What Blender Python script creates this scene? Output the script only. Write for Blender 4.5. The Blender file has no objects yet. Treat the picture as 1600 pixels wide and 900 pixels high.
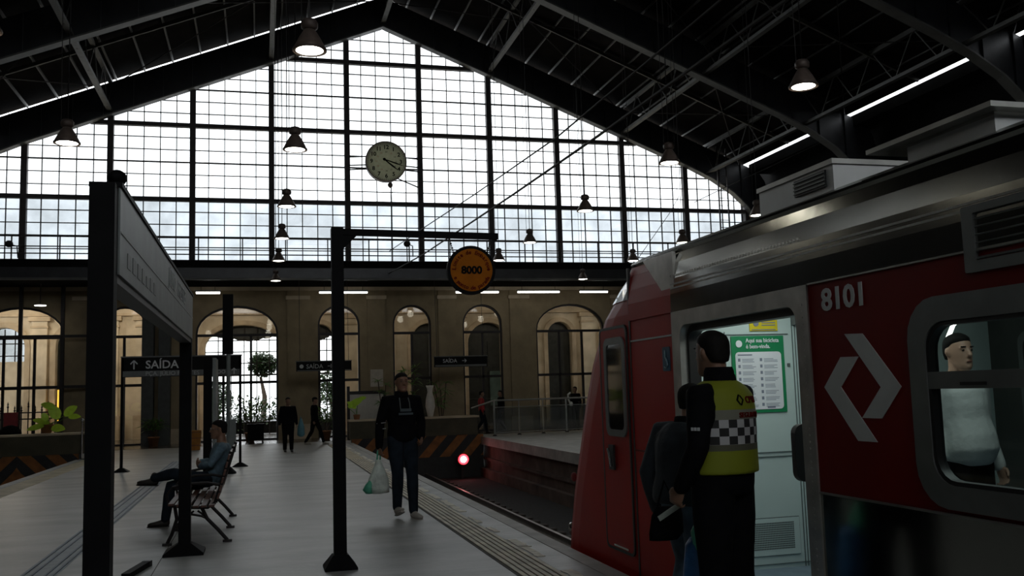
import bpy, math, random
import numpy as np
from mathutils import Vector, Matrix
from mathutils.bvhtree import BVHTree
random.seed(7)
SC = bpy.context.scene
COL = SC.collection

# ------------------------------------------------------------------ camera
# world: x across the tracks, y along the tracks (away from the camera), z up; metres
F = 1480.0; VPX, VPY = 404.0, 621.0; ROLL = -.03; CAMH = 1.6
def cdir(px, py): return Vector(((px-800)/F, (450-py)/F, -1.0))
_d = cdir(VPX, VPY).normalized()
_p2 = cdir(800, VPY+ROLL*(800-VPX))
_u = _p2.cross(_d).normalized()
if _u.y < 0: _u = -_u
_x = _d.cross(_u)
ROT = Matrix((_x, _d, _u))
cam_data = bpy.data.cameras.new('camera'); cam = bpy.data.objects.new('camera', cam_data); COL.objects.link(cam)
cam_data.sensor_width = 36; cam_data.lens = F/1600*36; cam_data.clip_end = 500; cam_data.clip_start = .05
M4 = ROT.to_4x4(); M4.translation = Vector((0, 0, CAMH)); cam.matrix_world = M4
SC.camera = cam
EYE = Vector((0, 0, CAMH))
def fl(px, py, z=0.0):                       # pixel -> point on a horizontal plane
    r = ROT @ cdir(px, py); return EYE + r*((z-CAMH)/r.z)
def ay(px, py, y):                           # pixel -> point on a plane across the tracks
    r = ROT @ cdir(px, py); return EYE + r*(y/r.y)
def ax(px, py, x):                           # pixel -> point on a plane along the tracks
    r = ROT @ cdir(px, py); return EYE + r*(x/r.x)

# ------------------------------------------------------------------ sky and exposure
w = bpy.data.worlds.new('overcast_sky'); SC.world = w; w.use_nodes = True
bg = w.node_tree.nodes['Background']; bg.inputs[0].default_value = (.93, .97, 1.0, 1); bg.inputs[1].default_value = 2.8
SC.view_settings.view_transform = 'Standard'; SC.view_settings.look = 'None'
SC.view_settings.exposure = 0.0; SC.view_settings.gamma = 1.0; SC.view_settings.use_curve_mapping = False
SC.cycles.max_bounces = 8; SC.cycles.diffuse_bounces = 4; SC.cycles.glossy_bounces = 4
SC.cycles.transparent_max_bounces = 24; SC.cycles.sample_clamp_indirect = 6.0
SC.cycles.caustics_reflective = False; SC.cycles.caustics_refractive = False

# ------------------------------------------------------------------ materials
MATS = {}
def mat(name, col, rough=.6, metal=0.0, var=.15, scale=6.0, bump=0.0, bscale=40.0, emit=None, estr=0.0, spec=.5, stretch=None, coat=0.0):
    m = bpy.data.materials.new(name); m.use_nodes = True
    nt = m.node_tree; b = nt.nodes['Principled BSDF']
    b.inputs['Roughness'].default_value = rough; b.inputs['Metallic'].default_value = metal
    b.inputs['Specular IOR Level'].default_value = spec
    b.inputs['Coat Weight'].default_value = coat
    c = (*col, 1)
    tc = nt.nodes.new('ShaderNodeTexCoord'); src = tc.outputs['Object']
    if stretch:
        mp = nt.nodes.new('ShaderNodeMapping'); mp.inputs['Scale'].default_value = stretch
        nt.links.new(src, mp.inputs[0]); src = mp.outputs[0]
    if var > 0:
        nz = nt.nodes.new('ShaderNodeTexNoise'); nz.inputs['Scale'].default_value = scale; nz.inputs['Detail'].default_value = 5
        nt.links.new(src, nz.inputs['Vector'])
        r = nt.nodes.new('ShaderNodeValToRGB')
        r.color_ramp.elements[0].position = .3; r.color_ramp.elements[1].position = .7
        r.color_ramp.elements[0].color = tuple(max(0, v*(1-var)) for v in col)+(1,)
        r.color_ramp.elements[1].color = tuple(min(1, v*(1+var)) for v in col)+(1,)
        nt.links.new(nz.outputs['Fac'], r.inputs[0]); nt.links.new(r.outputs[0], b.inputs['Base Color'])
    else:
        b.inputs['Base Color'].default_value = c
    if bump > 0:
        n2 = nt.nodes.new('ShaderNodeTexNoise'); n2.inputs['Scale'].default_value = bscale; n2.inputs['Detail'].default_value = 4
        nt.links.new(src, n2.inputs['Vector'])
        bp = nt.nodes.new('ShaderNodeBump'); bp.inputs['Strength'].default_value = bump; bp.inputs['Distance'].default_value = .02
        nt.links.new(n2.outputs['Fac'], bp.inputs['Height']); nt.links.new(bp.outputs[0], b.inputs['Normal'])
    if emit:
        b.inputs['Emission Color'].default_value = (*emit, 1); b.inputs['Emission Strength'].default_value = estr
    MATS[name] = m; return m
def glass(name, tint, gloss=.08, rough=.02, haze=0.0, hazecol=(.6, .62, .62)):
    m = bpy.data.materials.new(name); m.use_nodes = True; nt = m.node_tree; nt.nodes.clear()
    out = nt.nodes.new('ShaderNodeOutputMaterial'); tr = nt.nodes.new('ShaderNodeBsdfTransparent')
    nz = nt.nodes.new('ShaderNodeTexNoise'); nz.inputs['Scale'].default_value = .9; nz.inputs['Detail'].default_value = 3
    rp = nt.nodes.new('ShaderNodeValToRGB')
    rp.color_ramp.elements[0].position = .3; rp.color_ramp.elements[1].position = .7
    rp.color_ramp.elements[0].color = tuple(v*.85 for v in tint)+(1,); rp.color_ramp.elements[1].color = tuple(min(1, v*1.1) for v in tint)+(1,)
    tc = nt.nodes.new('ShaderNodeTexCoord'); oi = nt.nodes.new('ShaderNodeObjectInfo'); ad = nt.nodes.new('ShaderNodeVectorMath')
    nt.links.new(tc.outputs['Object'], ad.inputs[0]); nt.links.new(oi.outputs['Location'], ad.inputs[1]); nt.links.new(ad.outputs[0], nz.inputs['Vector'])
    nt.links.new(nz.outputs['Fac'], rp.inputs[0]); nt.links.new(rp.outputs[0], tr.inputs[0])
    gl = nt.nodes.new('ShaderNodeBsdfGlossy'); gl.inputs['Roughness'].default_value = rough; gl.inputs['Color'].default_value = (.8, .8, .8, 1)
    mx = nt.nodes.new('ShaderNodeMixShader'); mx.inputs[0].default_value = gloss
    nt.links.new(tr.outputs[0], mx.inputs[1]); nt.links.new(gl.outputs[0], mx.inputs[2]); last = mx
    if haze > 0:
        df = nt.nodes.new('ShaderNodeBsdfDiffuse'); df.inputs[0].default_value = (*hazecol, 1)
        m2 = nt.nodes.new('ShaderNodeMixShader'); m2.inputs[0].default_value = haze
        nt.links.new(mx.outputs[0], m2.inputs[1]); nt.links.new(df.outputs[0], m2.inputs[2]); last = m2
    nt.links.new(last.outputs[0], out.inputs[0]); MATS[name] = m; return m
def leafmat(name, col, trans=.5):
    m = mat(name, col, .45, var=.25, scale=9); nt = m.node_tree; b = nt.nodes['Principled BSDF']
    out = [n for n in nt.nodes if n.type == 'OUTPUT_MATERIAL'][0]
    tl = nt.nodes.new('ShaderNodeBsdfTranslucent'); tl.inputs[0].default_value = (*[min(1, c*1.5) for c in col], 1)
    mx = nt.nodes.new('ShaderNodeMixShader'); mx.inputs[0].default_value = trans
    nt.links.new(b.outputs[0], mx.inputs[1]); nt.links.new(tl.outputs[0], mx.inputs[2]); nt.links.new(mx.outputs[0], out.inputs[0]); return m

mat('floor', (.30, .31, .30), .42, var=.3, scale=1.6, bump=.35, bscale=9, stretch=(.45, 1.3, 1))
mat('coping', (.36, .355, .33), .6, var=.25, scale=2.5, bump=.3, bscale=14)
mat('ochre', (.40, .34, .21), .6, var=.3, scale=3, bump=.2)
mat('tactile_yellow', (.52, .48, .34), .55, var=.3, scale=4, bump=.2)
mat('groove', (.05, .045, .035), .8, var=.2)
mat('tactile_blue', (.16, .21, .25), .5, var=.25, scale=5)
mat('rib_blue', (.05, .09, .13), .5, var=.2)
mat('worn_paint', (.72, .69, .57), .65, var=.25, scale=10)
mat('pit_wall', (.085, .055, .042), .85, var=.5, scale=1.6, bump=.6, bscale=7)
mat('ballast', (.014, .013, .012), .95, var=.4, scale=14, bump=1.0, bscale=22)
mat('sleeper', (.045, .035, .028), .9, var=.3, scale=8)
mat('rail_steel', (.30, .28, .26), .35, 1.0, var=.2, scale=6)
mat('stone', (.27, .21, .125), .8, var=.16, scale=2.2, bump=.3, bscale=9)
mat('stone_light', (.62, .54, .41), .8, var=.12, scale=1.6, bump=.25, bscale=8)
mat('stone_trim', (.50, .41, .29), .8, var=.14, scale=3, bump=.2)
mat('olive_wall', (.06, .052, .028), .7, var=.3, scale=2.5, bump=.3)
mat('hazard_black', (.02, .02, .02), .7, var=.2)
mat('hazard_orange', (.25, .09, .018), .7, var=.3, scale=5)
mat('iron_dark', (.02, .017, .017), .55, .3, var=.2)
mat('iron_bar', (.05, .043, .042), .6, .2, var=.25, scale=5)
mat('girder', (.022, .023, .026), .36, .3, var=.25, scale=3, bump=.1, bscale=20)
mat('girder_flange', (.085, .085, .08), .5, .2, var=.2, scale=3)
mat('purlin', (.07, .07, .065), .5, .2, var=.25, scale=4)
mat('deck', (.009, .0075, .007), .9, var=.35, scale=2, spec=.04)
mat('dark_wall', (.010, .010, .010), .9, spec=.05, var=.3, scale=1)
mat('black_paint', (.006, .006, .0065), .6, var=.2, spec=.06)
mat('board_grey', (.16, .18, .175), .5, var=.15, scale=5)
mat('board_dark', (.035, .036, .036), .5, var=.2)
mat('print_grey', (.36, .38, .37), .6, var=.1)
mat('sign_black', (.008, .008, .008), .6, var=.1, spec=.1)
mat('sign_grey', (.11, .115, .115), .5, var=.1)
mat('sign_white', (.55, .56, .56), .6, var=.05)
mat('sign_orange', (.32, .095, .004), .7, var=.12, scale=8, spec=.1)
mat('sign_red_ink', (.11, .01, .006), .8, var=.1, spec=.05)
mat('sign_rim', (.45, .17, .02), .6, var=.1)
mat('lamp_shell', (.16, .12, .10), .5, .4, var=.25, scale=9)
mat('lamp_cap', (.10, .075, .065), .55, .4, var=.2)
mat('lamp_lens', (.9, .9, .8), .4, var=0, emit=(1, .97, .85), estr=9.0)
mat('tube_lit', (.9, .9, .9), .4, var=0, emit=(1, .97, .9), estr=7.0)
mat('cord', (.03, .028, .028), .7, var=0)
mat('clock_ink', (.006, .006, .006), .8, var=0, spec=.04)
mat('clock_red', (.30, .06, .04), .6, var=0)
mat('steel', (.30, .30, .275), .15, 1.0, var=.16, scale=2.2, bump=.10, bscale=2.2, stretch=(1, .8, .5))
mat('steel_frame', (.46, .45, .42), .38, .85, var=.25, scale=5, bump=.08, bscale=6)
mat('steel_dull', (.34, .34, .32), .42, .9, var=.2, scale=5)
mat('train_red', (.16, .004, .003), .5, var=.10, scale=1.5, spec=.12)  # same red paint, darkened for the shaded saloon side
mat('train_red_lit', (.42, .012, .008), .42, var=.10, scale=1.5, spec=.16)  # same red paint, brightened for the cab facing the light
mat('nose_sky_glare', (.78, .78, .76), .25, var=.05, coat=1.0)  # sky highlight on the nose put into the colour
mat('decal_grey', (.55, .56, .55), .5, var=.06)
mat('rubber', (.012, .012, .012), .6, var=.1)
mat('frame_grey', (.17, .18, .175), .45, .5, var=.12)
mat('interior_wall', (.56, .69, .67), .5, var=.05, scale=2)
mat('interior_line', (.10, .13, .13), .6, var=0)
mat('interior_dark', (.05, .055, .05), .6, var=.2)
mat('interior_floor', (.20, .27, .33), .5, var=.15)
mat('poster_green', (.01, .24, .09), .5, var=.05)
mat('poster_white', (.80, .84, .88), .5, var=.03)
mat('poster_ink', (.22, .25, .32), .6, var=0)
mat('sticker_yellow', (.70, .58, .02), .5, var=.05)
mat('sticker_blue', (.01, .08, .14), .5, var=.1)
mat('sticker_pale', (.22, .34, .38), .5, var=0)
mat('grille', (.10, .12, .12), .6, .3, var=.1)
mat('skin', (.21, .112, .070), .5, var=.12, scale=14)
mat('skin_pale', (.45, .27, .19), .5, var=.1, scale=14)
mat('hair', (.008, .007, .006), .75, spec=.15, var=.3, scale=40)
mat('lips', (.22, .08, .06), .5, var=0)
mat('eye_dark', (.01, .008, .008), .3, var=0)
mat('cloth_black', (.005, .005, .006), .9, spec=.08, var=.25, scale=10, bump=.3, bscale=18)
mat('cloth_print', (.07, .09, .10), .85, var=.1)
mat('denim', (.014, .020, .028), .9, spec=.1, var=.3, scale=8, bump=.3, bscale=18)
mat('denim_light', (.09, .13, .18), .85, var=.3, scale=8, bump=.3, bscale=18)
mat('shirt_blue', (.10, .16, .20), .85, var=.3, scale=20, bump=.3, bscale=16)
mat('shirt_white', (.72, .74, .72), .8, var=.06, scale=5, bump=.5, bscale=11)
mat('shirt_red', (.38, .03, .03), .8, var=.2)
mat('shoe_pale', (.40, .37, .33), .7, var=.2)
mat('shoe_dark', (.02, .016, .013), .5, var=.2)
mat('bag_white', (.55, .62, .56), .45, var=.3, scale=7, bump=.8, bscale=14)
mat('bag_green', (.08, .40, .26), .45, var=.25, scale=7, bump=.6, bscale=14)
mat('bag_blue', (.03, .12, .30), .5, var=.25, scale=7, bump=.6, bscale=12)
mat('bag_teal', (.07, .20, .25), .5, var=.2)
mat('wood_slat', (.11, .045, .03), .5, var=.3, scale=6, stretch=(6, .6, 6))
mat('terracotta', (.28, .12, .05), .8, var=.2)
mat('orange_box', (.45, .19, .03), .7, var=.25, scale=6)
mat('red_box', (.25, .02, .025), .6, var=.15)
mat('chrome', (.65, .66, .65), .2, 1.0, var=.05)
mat('rail_metal', (.40, .41, .40), .35, .9, var=.1)
mat('vase_white', (.62, .58, .52), .5, var=.1)
mat('soil', (.03, .02, .015), .95, var=.3)
mat('trunk', (.07, .05, .035), .9, var=.3)
mat('notice', (.50, .45, .37), .8, var=.1)
mat('notice_pale', (.60, .57, .52), .8, var=.08)
mat('asphalt', (.12, .12, .12), .9, var=.2)
mat('signal_red', (1, .1, .1), .4, var=0, emit=(1, .02, .03), estr=9.0)
mat('signal_core', (1, .8, .8), .4, var=0, emit=(1, .55, .55), estr=20.0)
mat('amber_lit', (1, .6, .1), .4, var=0, emit=(1, .5, .06), estr=1.6)
mat('door_dark', (.028, .032, .028), .5, var=.3)
mat('teal_panel', (.10, .16, .15), .5, var=.15)
leafmat('leaf_lime', (.46, .72, .07), .5)
leafmat('clock_face', (.34, .34, .27), .5)
leafmat('leaf_green', (.11, .24, .05), .4)
leafmat('tree_leaf', (.025, .045, .016), .3)
glass('pane_clear', (.95, .96, .96), .02)
glass('pane_dusty', (.62, .64, .655), .03, haze=.04)
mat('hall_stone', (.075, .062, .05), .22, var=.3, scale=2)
glass('pane_arch', (.92, .92, .9), .05)
glass('pane_train', (.80, .84, .83), .05, .03)
glass('pane_rail', (.55, .58, .56), .10, .05, haze=.08)

# ------------------------------------------------------------------ mesh helpers
def V(*a): return Vector(a)
def root_loc(o):
    l = Vector((0, 0, 0))
    while o is not None: l = l + o.location; o = o.parent
    return l
class MB:
    def __init__(s): s.v = []; s.f = []
    def quad(s, a, b, c, d):
        i = len(s.v); s.v += [Vector(a), Vector(b), Vector(c), Vector(d)]; s.f.append((i, i+1, i+2, i+3)); return s
    def box(s, x0, x1, y0, y1, z0, z1):
        i = len(s.v)
        s.v += [V(x0,y0,z0),V(x1,y0,z0),V(x1,y1,z0),V(x0,y1,z0),V(x0,y0,z1),V(x1,y0,z1),V(x1,y1,z1),V(x0,y1,z1)]
        s.f += [(i,i+3,i+2,i+1),(i+4,i+5,i+6,i+7),(i,i+1,i+5,i+4),(i+1,i+2,i+6,i+5),(i+2,i+3,i+7,i+6),(i+3,i,i+4,i+7)]; return s
    def bar(s, a, b, w, h, up=(0,0,1)):                 # rectangular bar from a to b
        a = Vector(a); b = Vector(b); t = (b-a).normalized(); up = Vector(up)
        if abs(t.dot(up)) > .98: up = V(0,1,0)
        sx = t.cross(up).normalized(); sz = sx.cross(t).normalized(); i = len(s.v)
        for p in (a, b):
            for (q, r) in ((-1,-1),(1,-1),(1,1),(-1,1)): s.v.append(p+sx*q*w/2+sz*r*h/2)
        s.f += [(i,i+3,i+2,i+1),(i+4,i+5,i+6,i+7),(i,i+1,i+5,i+4),(i+1,i+2,i+6,i+5),(i+2,i+3,i+7,i+6),(i+3,i,i+4,i+7)]; return s
    def loft(s, rings, cap=True):                       # rings: lists of points of equal length
        n = len(rings[0]); i0 = len(s.v)
        for r in rings: s.v += [Vector(p) for p in r]
        for k in range(len(rings)-1):
            a = i0+k*n; b = a+n
            for j in range(n): s.f.append((a+j, a+(j+1) % n, b+(j+1) % n, b+j))
        if cap:
            s.f.append(tuple(i0+j for j in reversed(range(n)))); e = i0+(len(rings)-1)*n; s.f.append(tuple(e+j for j in range(n)))
        return s
    def tube(s, pts, r, n=8, rounded=False):
        pts = [Vector(p) for p in pts]; rr = list(r) if hasattr(r, '__len__') else [r]*len(pts)
        if rounded:
            t0 = (pts[0]-pts[1]).normalized(); t1 = (pts[-1]-pts[-2]).normalized(); a0, a1 = rr[0], rr[-1]
            pre = [(pts[0]+t0*a0*.92, a0*.38), (pts[0]+t0*a0*.6, a0*.78)]; post = [(pts[-1]+t1*a1*.6, a1*.78), (pts[-1]+t1*a1*.92, a1*.38)]
            pts = [p for p, _ in pre]+pts+[p for p, _ in post]; rr = [q for _, q in pre]+rr+[q for _, q in post]
        rings = []; u = None
        for k, p in enumerate(pts):
            t = (pts[min(k+1, len(pts)-1)]-pts[max(k-1, 0)]).normalized()
            if u is None:
                h = V(0,0,1) if abs(t.z) < .9 else V(1,0,0); u = t.cross(h).normalized()
            else:
                u = (u-t*u.dot(t)).normalized()
            w_ = t.cross(u)
            rings.append([p+(u*math.cos(2*math.pi*j/n)+w_*math.sin(2*math.pi*j/n))*rr[k] for j in range(n)])
        return s.loft(rings)
    def lathe(s, prof, c=(0,0,0), n=20, cap=True):      # prof: (r, z)
        c = Vector(c)
        return s.loft([[c+V(r*math.cos(2*math.pi*j/n), r*math.sin(2*math.pi*j/n), z) for j in range(n)] for r, z in prof], cap)
    def ell(s, c, rx, ry, rz, n=12, m=8):
        c = Vector(c); rings = []
        for k in range(1, m):
            a = -math.pi/2+math.pi*k/m
            rings.append([c+V(rx*math.cos(a)*math.cos(2*math.pi*j/n), ry*math.cos(a)*math.sin(2*math.pi*j/n), rz*math.sin(a)) for j in range(n)])
        return s.loft(rings)
    def disc(s, c, r, nrm=(0,-1,0), t=.01, n=32):
        c = Vector(c); nrm = Vector(nrm).normalized(); h = V(0,0,1) if abs(nrm.z) < .9 else V(1,0,0)
        u = nrm.cross(h).normalized(); w_ = nrm.cross(u)
        ring = lambda q: [c+nrm*q+(u*math.cos(2*math.pi*j/n)+w_*math.sin(2*math.pi*j/n))*r for j in range(n)]
        return s.loft([ring(0), ring(t)])
    def prism(s, pts, off):                             # 3-D polygon swept by a vector
        off = Vector(off); a = [Vector(p) for p in pts]; b = [p+off for p in a]; return s.loft([a, b])
    def data(s, name, smooth=False, org=None):
        me = bpy.data.meshes.new(name); o = org or Vector((0, 0, 0))
        me.from_pydata([tuple(p-o) for p in s.v], [], s.f); me.update()
        if smooth: me.polygons.foreach_set('use_smooth', [True]*len(me.polygons))
        return me
    def build(s, name, m, parent=None, smooth=False, fix=True):
        me = s.data(name, smooth, root_loc(parent) if parent else None)
        if fix:
            import bmesh
            bm = bmesh.new(); bm.from_mesh(me); bmesh.ops.recalc_face_normals(bm, faces=bm.faces); bm.to_mesh(me); bm.free()
        return link(name, me, m, parent)
def link(name, me, m, parent=None):
    o = bpy.data.objects.new(name, me); COL.objects.link(o); o.parent = parent
    if m is not None and not me.materials: me.materials.append(MATS[m] if isinstance(m, str) else m)
    return o
def tag(o, label=None, cat=None, group=None, kind=None):
    if label: o['label'] = label
    if cat: o['category'] = cat
    if group: o['group'] = group
    if kind: o['kind'] = kind
    return o
def thing(name, label, cat, loc=(0,0,0), group=None):
    o = bpy.data.objects.new(name, None); COL.objects.link(o); o.location = Vector(loc); o.empty_display_size = .1
    return tag(o, label, cat, group)
def struct(name, mb, m, label=None, smooth=False):
    o = mb.build(name, m, None, smooth); tag(o, label, None, None, 'structure'); return o
def copy_tree(o, parent=None, loc=None):
    c = o.copy(); COL.objects.link(c); c.parent = parent
    if loc is not None: c.location = Vector(loc)
    for ch in list(o.children): copy_tree(ch, c)
    return c
def eval_mesh(o, name):
    dg = bpy.context.evaluated_depsgraph_get(); me = bpy.data.meshes.new_from_object(o.evaluated_get(dg)); me.name = name; return me
def fill2d(loops, depth, to3d, name, m, parent=None):   # filled outline with holes, given thickness; to3d(a, b, t)
    cu = bpy.data.curves.new('tmp', 'CURVE'); cu.dimensions = '2D'; cu.fill_mode = 'BOTH'; cu.extrude = depth/2
    for lp in loops:
        sp = cu.splines.new('POLY'); sp.points.add(len(lp)-1); sp.use_cyclic_u = True
        for p, q in zip(sp.points, lp): p.co = (q[0], q[1], 0, 1)
    ob = bpy.data.objects.new('tmp', cu); COL.objects.link(ob); me = eval_mesh(ob, name)
    bpy.data.objects.remove(ob); bpy.data.curves.remove(cu)
    o0 = root_loc(parent) if parent else Vector((0,0,0))
    for v in me.vertices: v.co = Vector(to3d(v.co.x, v.co.y, v.co.z))-o0
    me.materials.clear(); me.update(); return link(name, me, m, parent)
def text(s, size, org, right, up, m, parent, name='lettering', align='LEFT', ext=.002, bold=0.0, aspect=1.0, project=None):
    cu = bpy.data.curves.new('tmp', 'FONT'); cu.body = s; cu.size = size; cu.extrude = ext; cu.align_x = align; cu.offset = bold; cu.resolution_u = 3
    ob = bpy.data.objects.new('tmp', cu); COL.objects.link(ob); me = eval_mesh(ob, name)
    bpy.data.objects.remove(ob); bpy.data.curves.remove(cu)
    right = Vector(right).normalized(); up = Vector(up).normalized(); n = right.cross(up); org = Vector(org)
    o0 = root_loc(parent) if parent else Vector((0,0,0))
    for v in me.vertices:
        p = org+right*v.co.x*aspect+up*v.co.y
        if project:
            hit = project(p, n)
            p = hit if hit else p
        v.co = p+n*v.co.z-o0
    me.materials.clear(); me.update()
    return link(name, me, m, parent)
def round_rect(a0, a1, b0, b1, r, n=5):
    out = []
    for (ca, cb, st) in ((a1-r, b1-r, 0), (a0+r, b1-r, 90), (a0+r, b0+r, 180), (a1-r, b0+r, 270)):
        for k in range(n+1):
            t = math.radians(st+90*k/n); out.append((ca+r*math.cos(t), cb+r*math.sin(t)))
    return out
def arch(x0, x1, zb, zs, zt, n=14):                     # arch outline: base zb, spring zs, crown zt
    c = (x0+x1)/2; h = (x1-x0)/2; pts = [(x0, zb), (x1, zb)]
    for k in range(n+1):
        t = math.pi*k/n; pts.append((c+h*math.cos(t), zs+(zt-zs)*math.sin(t)))
    return pts
# ================================================================== THE SETTING
PL_L, PL_R = -4.95, 3.0           # island platform edges
Y0 = -12.0                        # near end of the shed
PIT = -1.2
# floor: island platform running to the concourse
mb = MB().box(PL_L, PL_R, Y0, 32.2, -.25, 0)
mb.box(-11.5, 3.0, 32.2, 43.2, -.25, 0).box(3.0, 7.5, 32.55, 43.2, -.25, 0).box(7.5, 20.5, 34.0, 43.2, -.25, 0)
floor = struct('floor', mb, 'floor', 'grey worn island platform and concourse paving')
MB().box(2.86, 3.03, Y0, 32.2, -.28, .006).build('coping', 'coping', floor)
MB().box(PL_L-.03, -4.78, Y0, 29.6, -.28, .006).build('coping', 'coping', floor)
MB().box(-4.76, -4.32, Y0, 29.4, -.01, .004).build('edge_band', 'ochre', floor)
MB().box(2.16, 2.56, Y0, 31.5, -.01, .004).build('tactile_base', 'groove', floor)
for k in range(6):
    x = 2.19+k*.062
    MB().box(x, x+.042, Y0, 31.4, 0, .013).build('tactile_rib', 'tactile_yellow', floor)
MB().box(2.17, 2.52, 24.0, 31.45, 0, .0145).build('worn_band', 'ochre', floor)
for k in range(30):
    y = 4+k*.95+random.uniform(-.2, .2); L = random.uniform(.35, .8); x = 2.565+random.uniform(0, .01); w_ = random.uniform(.07, .13)
    pts = []
    for j in range(9): pts.append((x+random.uniform(-.004, .012), y+L*j/8, .002))
    for j in range(8, -1, -1): pts.append((x+w_+random.uniform(-.025, .012), y+L*j/8, .002))
    MB().prism(pts, (0, 0, .005)).build('paint_patch', 'worn_paint', floor)
MB().box(-2.17, -1.83, Y0, 26.5, -.01, .003).build('guide_base', 'tactile_blue', floor)
for x in (-2.15, -2.07, -1.94, -1.87):
    MB().box(x, x+.022, Y0, 26.4, 0, .011).build('guide_rib', 'rib_blue', floor)
for x in (-.96,):                                    # floor joints
    MB().box(x, x+.008, Y0, 12.5, -.002, .0015).build('floor_joint', 'groove', floor)
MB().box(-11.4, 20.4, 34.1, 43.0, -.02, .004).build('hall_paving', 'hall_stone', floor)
# second platform across the track
mb = MB().box(7.5, 20.5, Y0, 34.0, -.22, .02)
fr = struct('floor_right', mb, 'coping', 'far platform slab across the track')
MB().box(7.42, 7.75, Y0, 34.0, -.24, .03).build('coping', 'coping', fr)
# track pits
struct('floor_trackbed', MB().box(3.0, 7.6, Y0, 32.3, -1.6, -1.32).box(-9.4, PL_L, Y0, 29.8, -1.6, -1.32), 'ballast', 'dark ballast bed in the track pit')
mb = MB().box(2.9, 3.0, Y0, 32.2, -1.6, -.25).box(7.55, 8.2, Y0, 34.0, -1.6, -.22)
mb.box(7.47, 7.56, Y0, 33.0, -.74, -.66).box(7.38, 7.56, Y0, 33.0, -1.6, -1.02)
wp = struct('wall_pit', mb, 'pit_wall', 'stained masonry wall below the far platform')
struct('wall_pit_left', MB().box(PL_L, PL_L+.1, Y0, 29.6, -1.6, -.25).box(-9.6, -9.4, Y0, 29.6, -1.6, 0), 'pit_wall')
struct('floor_left', MB().box(-11.5, -9.4, Y0, 32.2, -.3, 0), 'floor', 'slab beyond the left track')

# gable facade with arched openings
YF = 37.0
ARCH = [(-9.72, -6.72, 1), (-5.5, -3.97, 0), (-2.26, .72, 1), (2.2, 3.8, 0), (5.08, 6.6, 0), (7.88, 9.5, 0), (10.93, 13.9, 1), (15.2, 16.75, 0), (17.6, 20.0, 1)]
def arch_of(a):
    x0, x1, wide = a
    return arch(x0, x1, 0, 4.02 if wide else 4.28, 5.06)
mb_loops = [[(-11.6, 0), (20.6, 0), (20.6, 6.0), (-11.6, 6.0)]]
outer = [(-11.6, 0)]
for a in ARCH:
    pts = arch_of(a); outer += [(a[0], 0)]+list(reversed(pts[2:]))+[(a[1], 0)]
outer += [(20.6, 0), (20.6, 6.0), (-11.6, 6.0)]
clean = []
for p in outer:
    if not clean or (abs(p[0]-clean[-1][0])+abs(p[1]-clean[-1][1])) > 1e-4: clean.append(p)
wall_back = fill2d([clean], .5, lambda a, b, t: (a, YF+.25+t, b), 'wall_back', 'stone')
tag(wall_back, 'dim stone facade of tall arched openings under the balcony', None, None, 'structure')
for i in range(len(ARCH)-1):                             # pilasters between the arches
    x0 = ARCH[i][1]; x1 = ARCH[i+1][0]; c = (x0+x1)/2; h = (x1-x0)/2
    if h < .3: continue
    MB().box(c-h*.55, c+h*.55, YF-.07, YF+.02, 0, 5.75).build('pilaster', 'stone', wall_back)
    MB().box(c-h*.62, c+h*.62, YF-.11, YF+.02, 0, .55).build('pilaster_base', 'stone_trim', wall_back)
    MB().box(c-h*.62, c+h*.62, YF-.11, YF+.02, 5.28, 5.42).build('pilaster_cap', 'stone_trim', wall_back)
MB().box(-11.6, 20.6, YF-.13, YF+.02, 5.62, 5.78).build('cornice', 'stone_trim', wall_back)
# arched glazing, one window per opening
for n, a in enumerate(ARCH):
    x0, x1, wide = a; yg = YF+.12
    o_ = arch_of(a); c = (x0+x1)/2; h = (x1-x0)/2; zs = 4.02 if wide else 4.28
    inner = arch(x0+.07, x1-.07, .07, zs, 4.98)
    fr_ = fill2d([o_, inner], .1, lambda p, q, t: (p, yg+t, q), 'window_%d' % (n+1), 'iron_dark')
    tag(fr_, None, None, None, 'structure')
    MB().box(x0+.05, x1-.05, yg-.04, yg+.04, 3.9, 4.0).build('transom', 'iron_dark', fr_)
    MB().box(x0+.05, x1-.05, yg-.04, yg+.04, 2.12, 2.22).build('transom', 'iron_dark', fr_)
    xs = [x0+(x1-x0)/3, x0+2*(x1-x0)/3] if wide else [c]
    for x in xs:
        MB().box(x-.045, x+.045, yg-.04, yg+.04, .07, 3.92).build('mullion', 'iron_dark', fr_)
    ed = [x0+.07]+xs+[x1-.07]
    for k in range(len(ed)-1):
        for (z0, z1) in ((.08, 2.12), (2.22, 3.9)):
            if z0 < 1 and n in (2, 3): continue          # open doorways to the hall
            MB().box(ed[k]+.03, ed[k+1]-.03, yg-.006, yg+.006, z0, z1).build('pane', 'pane_arch', fr_)
    fill2d([arch(x0+.09, x1-.09, 4.0, zs, 4.96)], .012, lambda p, q, t: (p, yg+t, q), 'pane', 'pane_arch', fr_)
# steel and glass screen in front of the leftmost piers
sc_ = struct('trim_1', MB().box(-9.9, -5.3, 36.3, 36.38, 3.9, 4.0).box(-9.9, -5.3, 36.3, 36.38, 2.12, 2.22), 'iron_dark', 'dark steel screen bars before the left arches')
for x in (-9.6, -8.03, -6.68, -5.35): MB().box(x-.06, x+.06, 36.28, 36.4, 0, 5.75).build('screen_post', 'iron_dark', sc_)
for x in (-3.85, -3.28): MB().box(x-.2, x+.2, 36.3, 36.75, 0, 5.75).build('screen_pier', 'door_dark', sc_)
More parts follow.
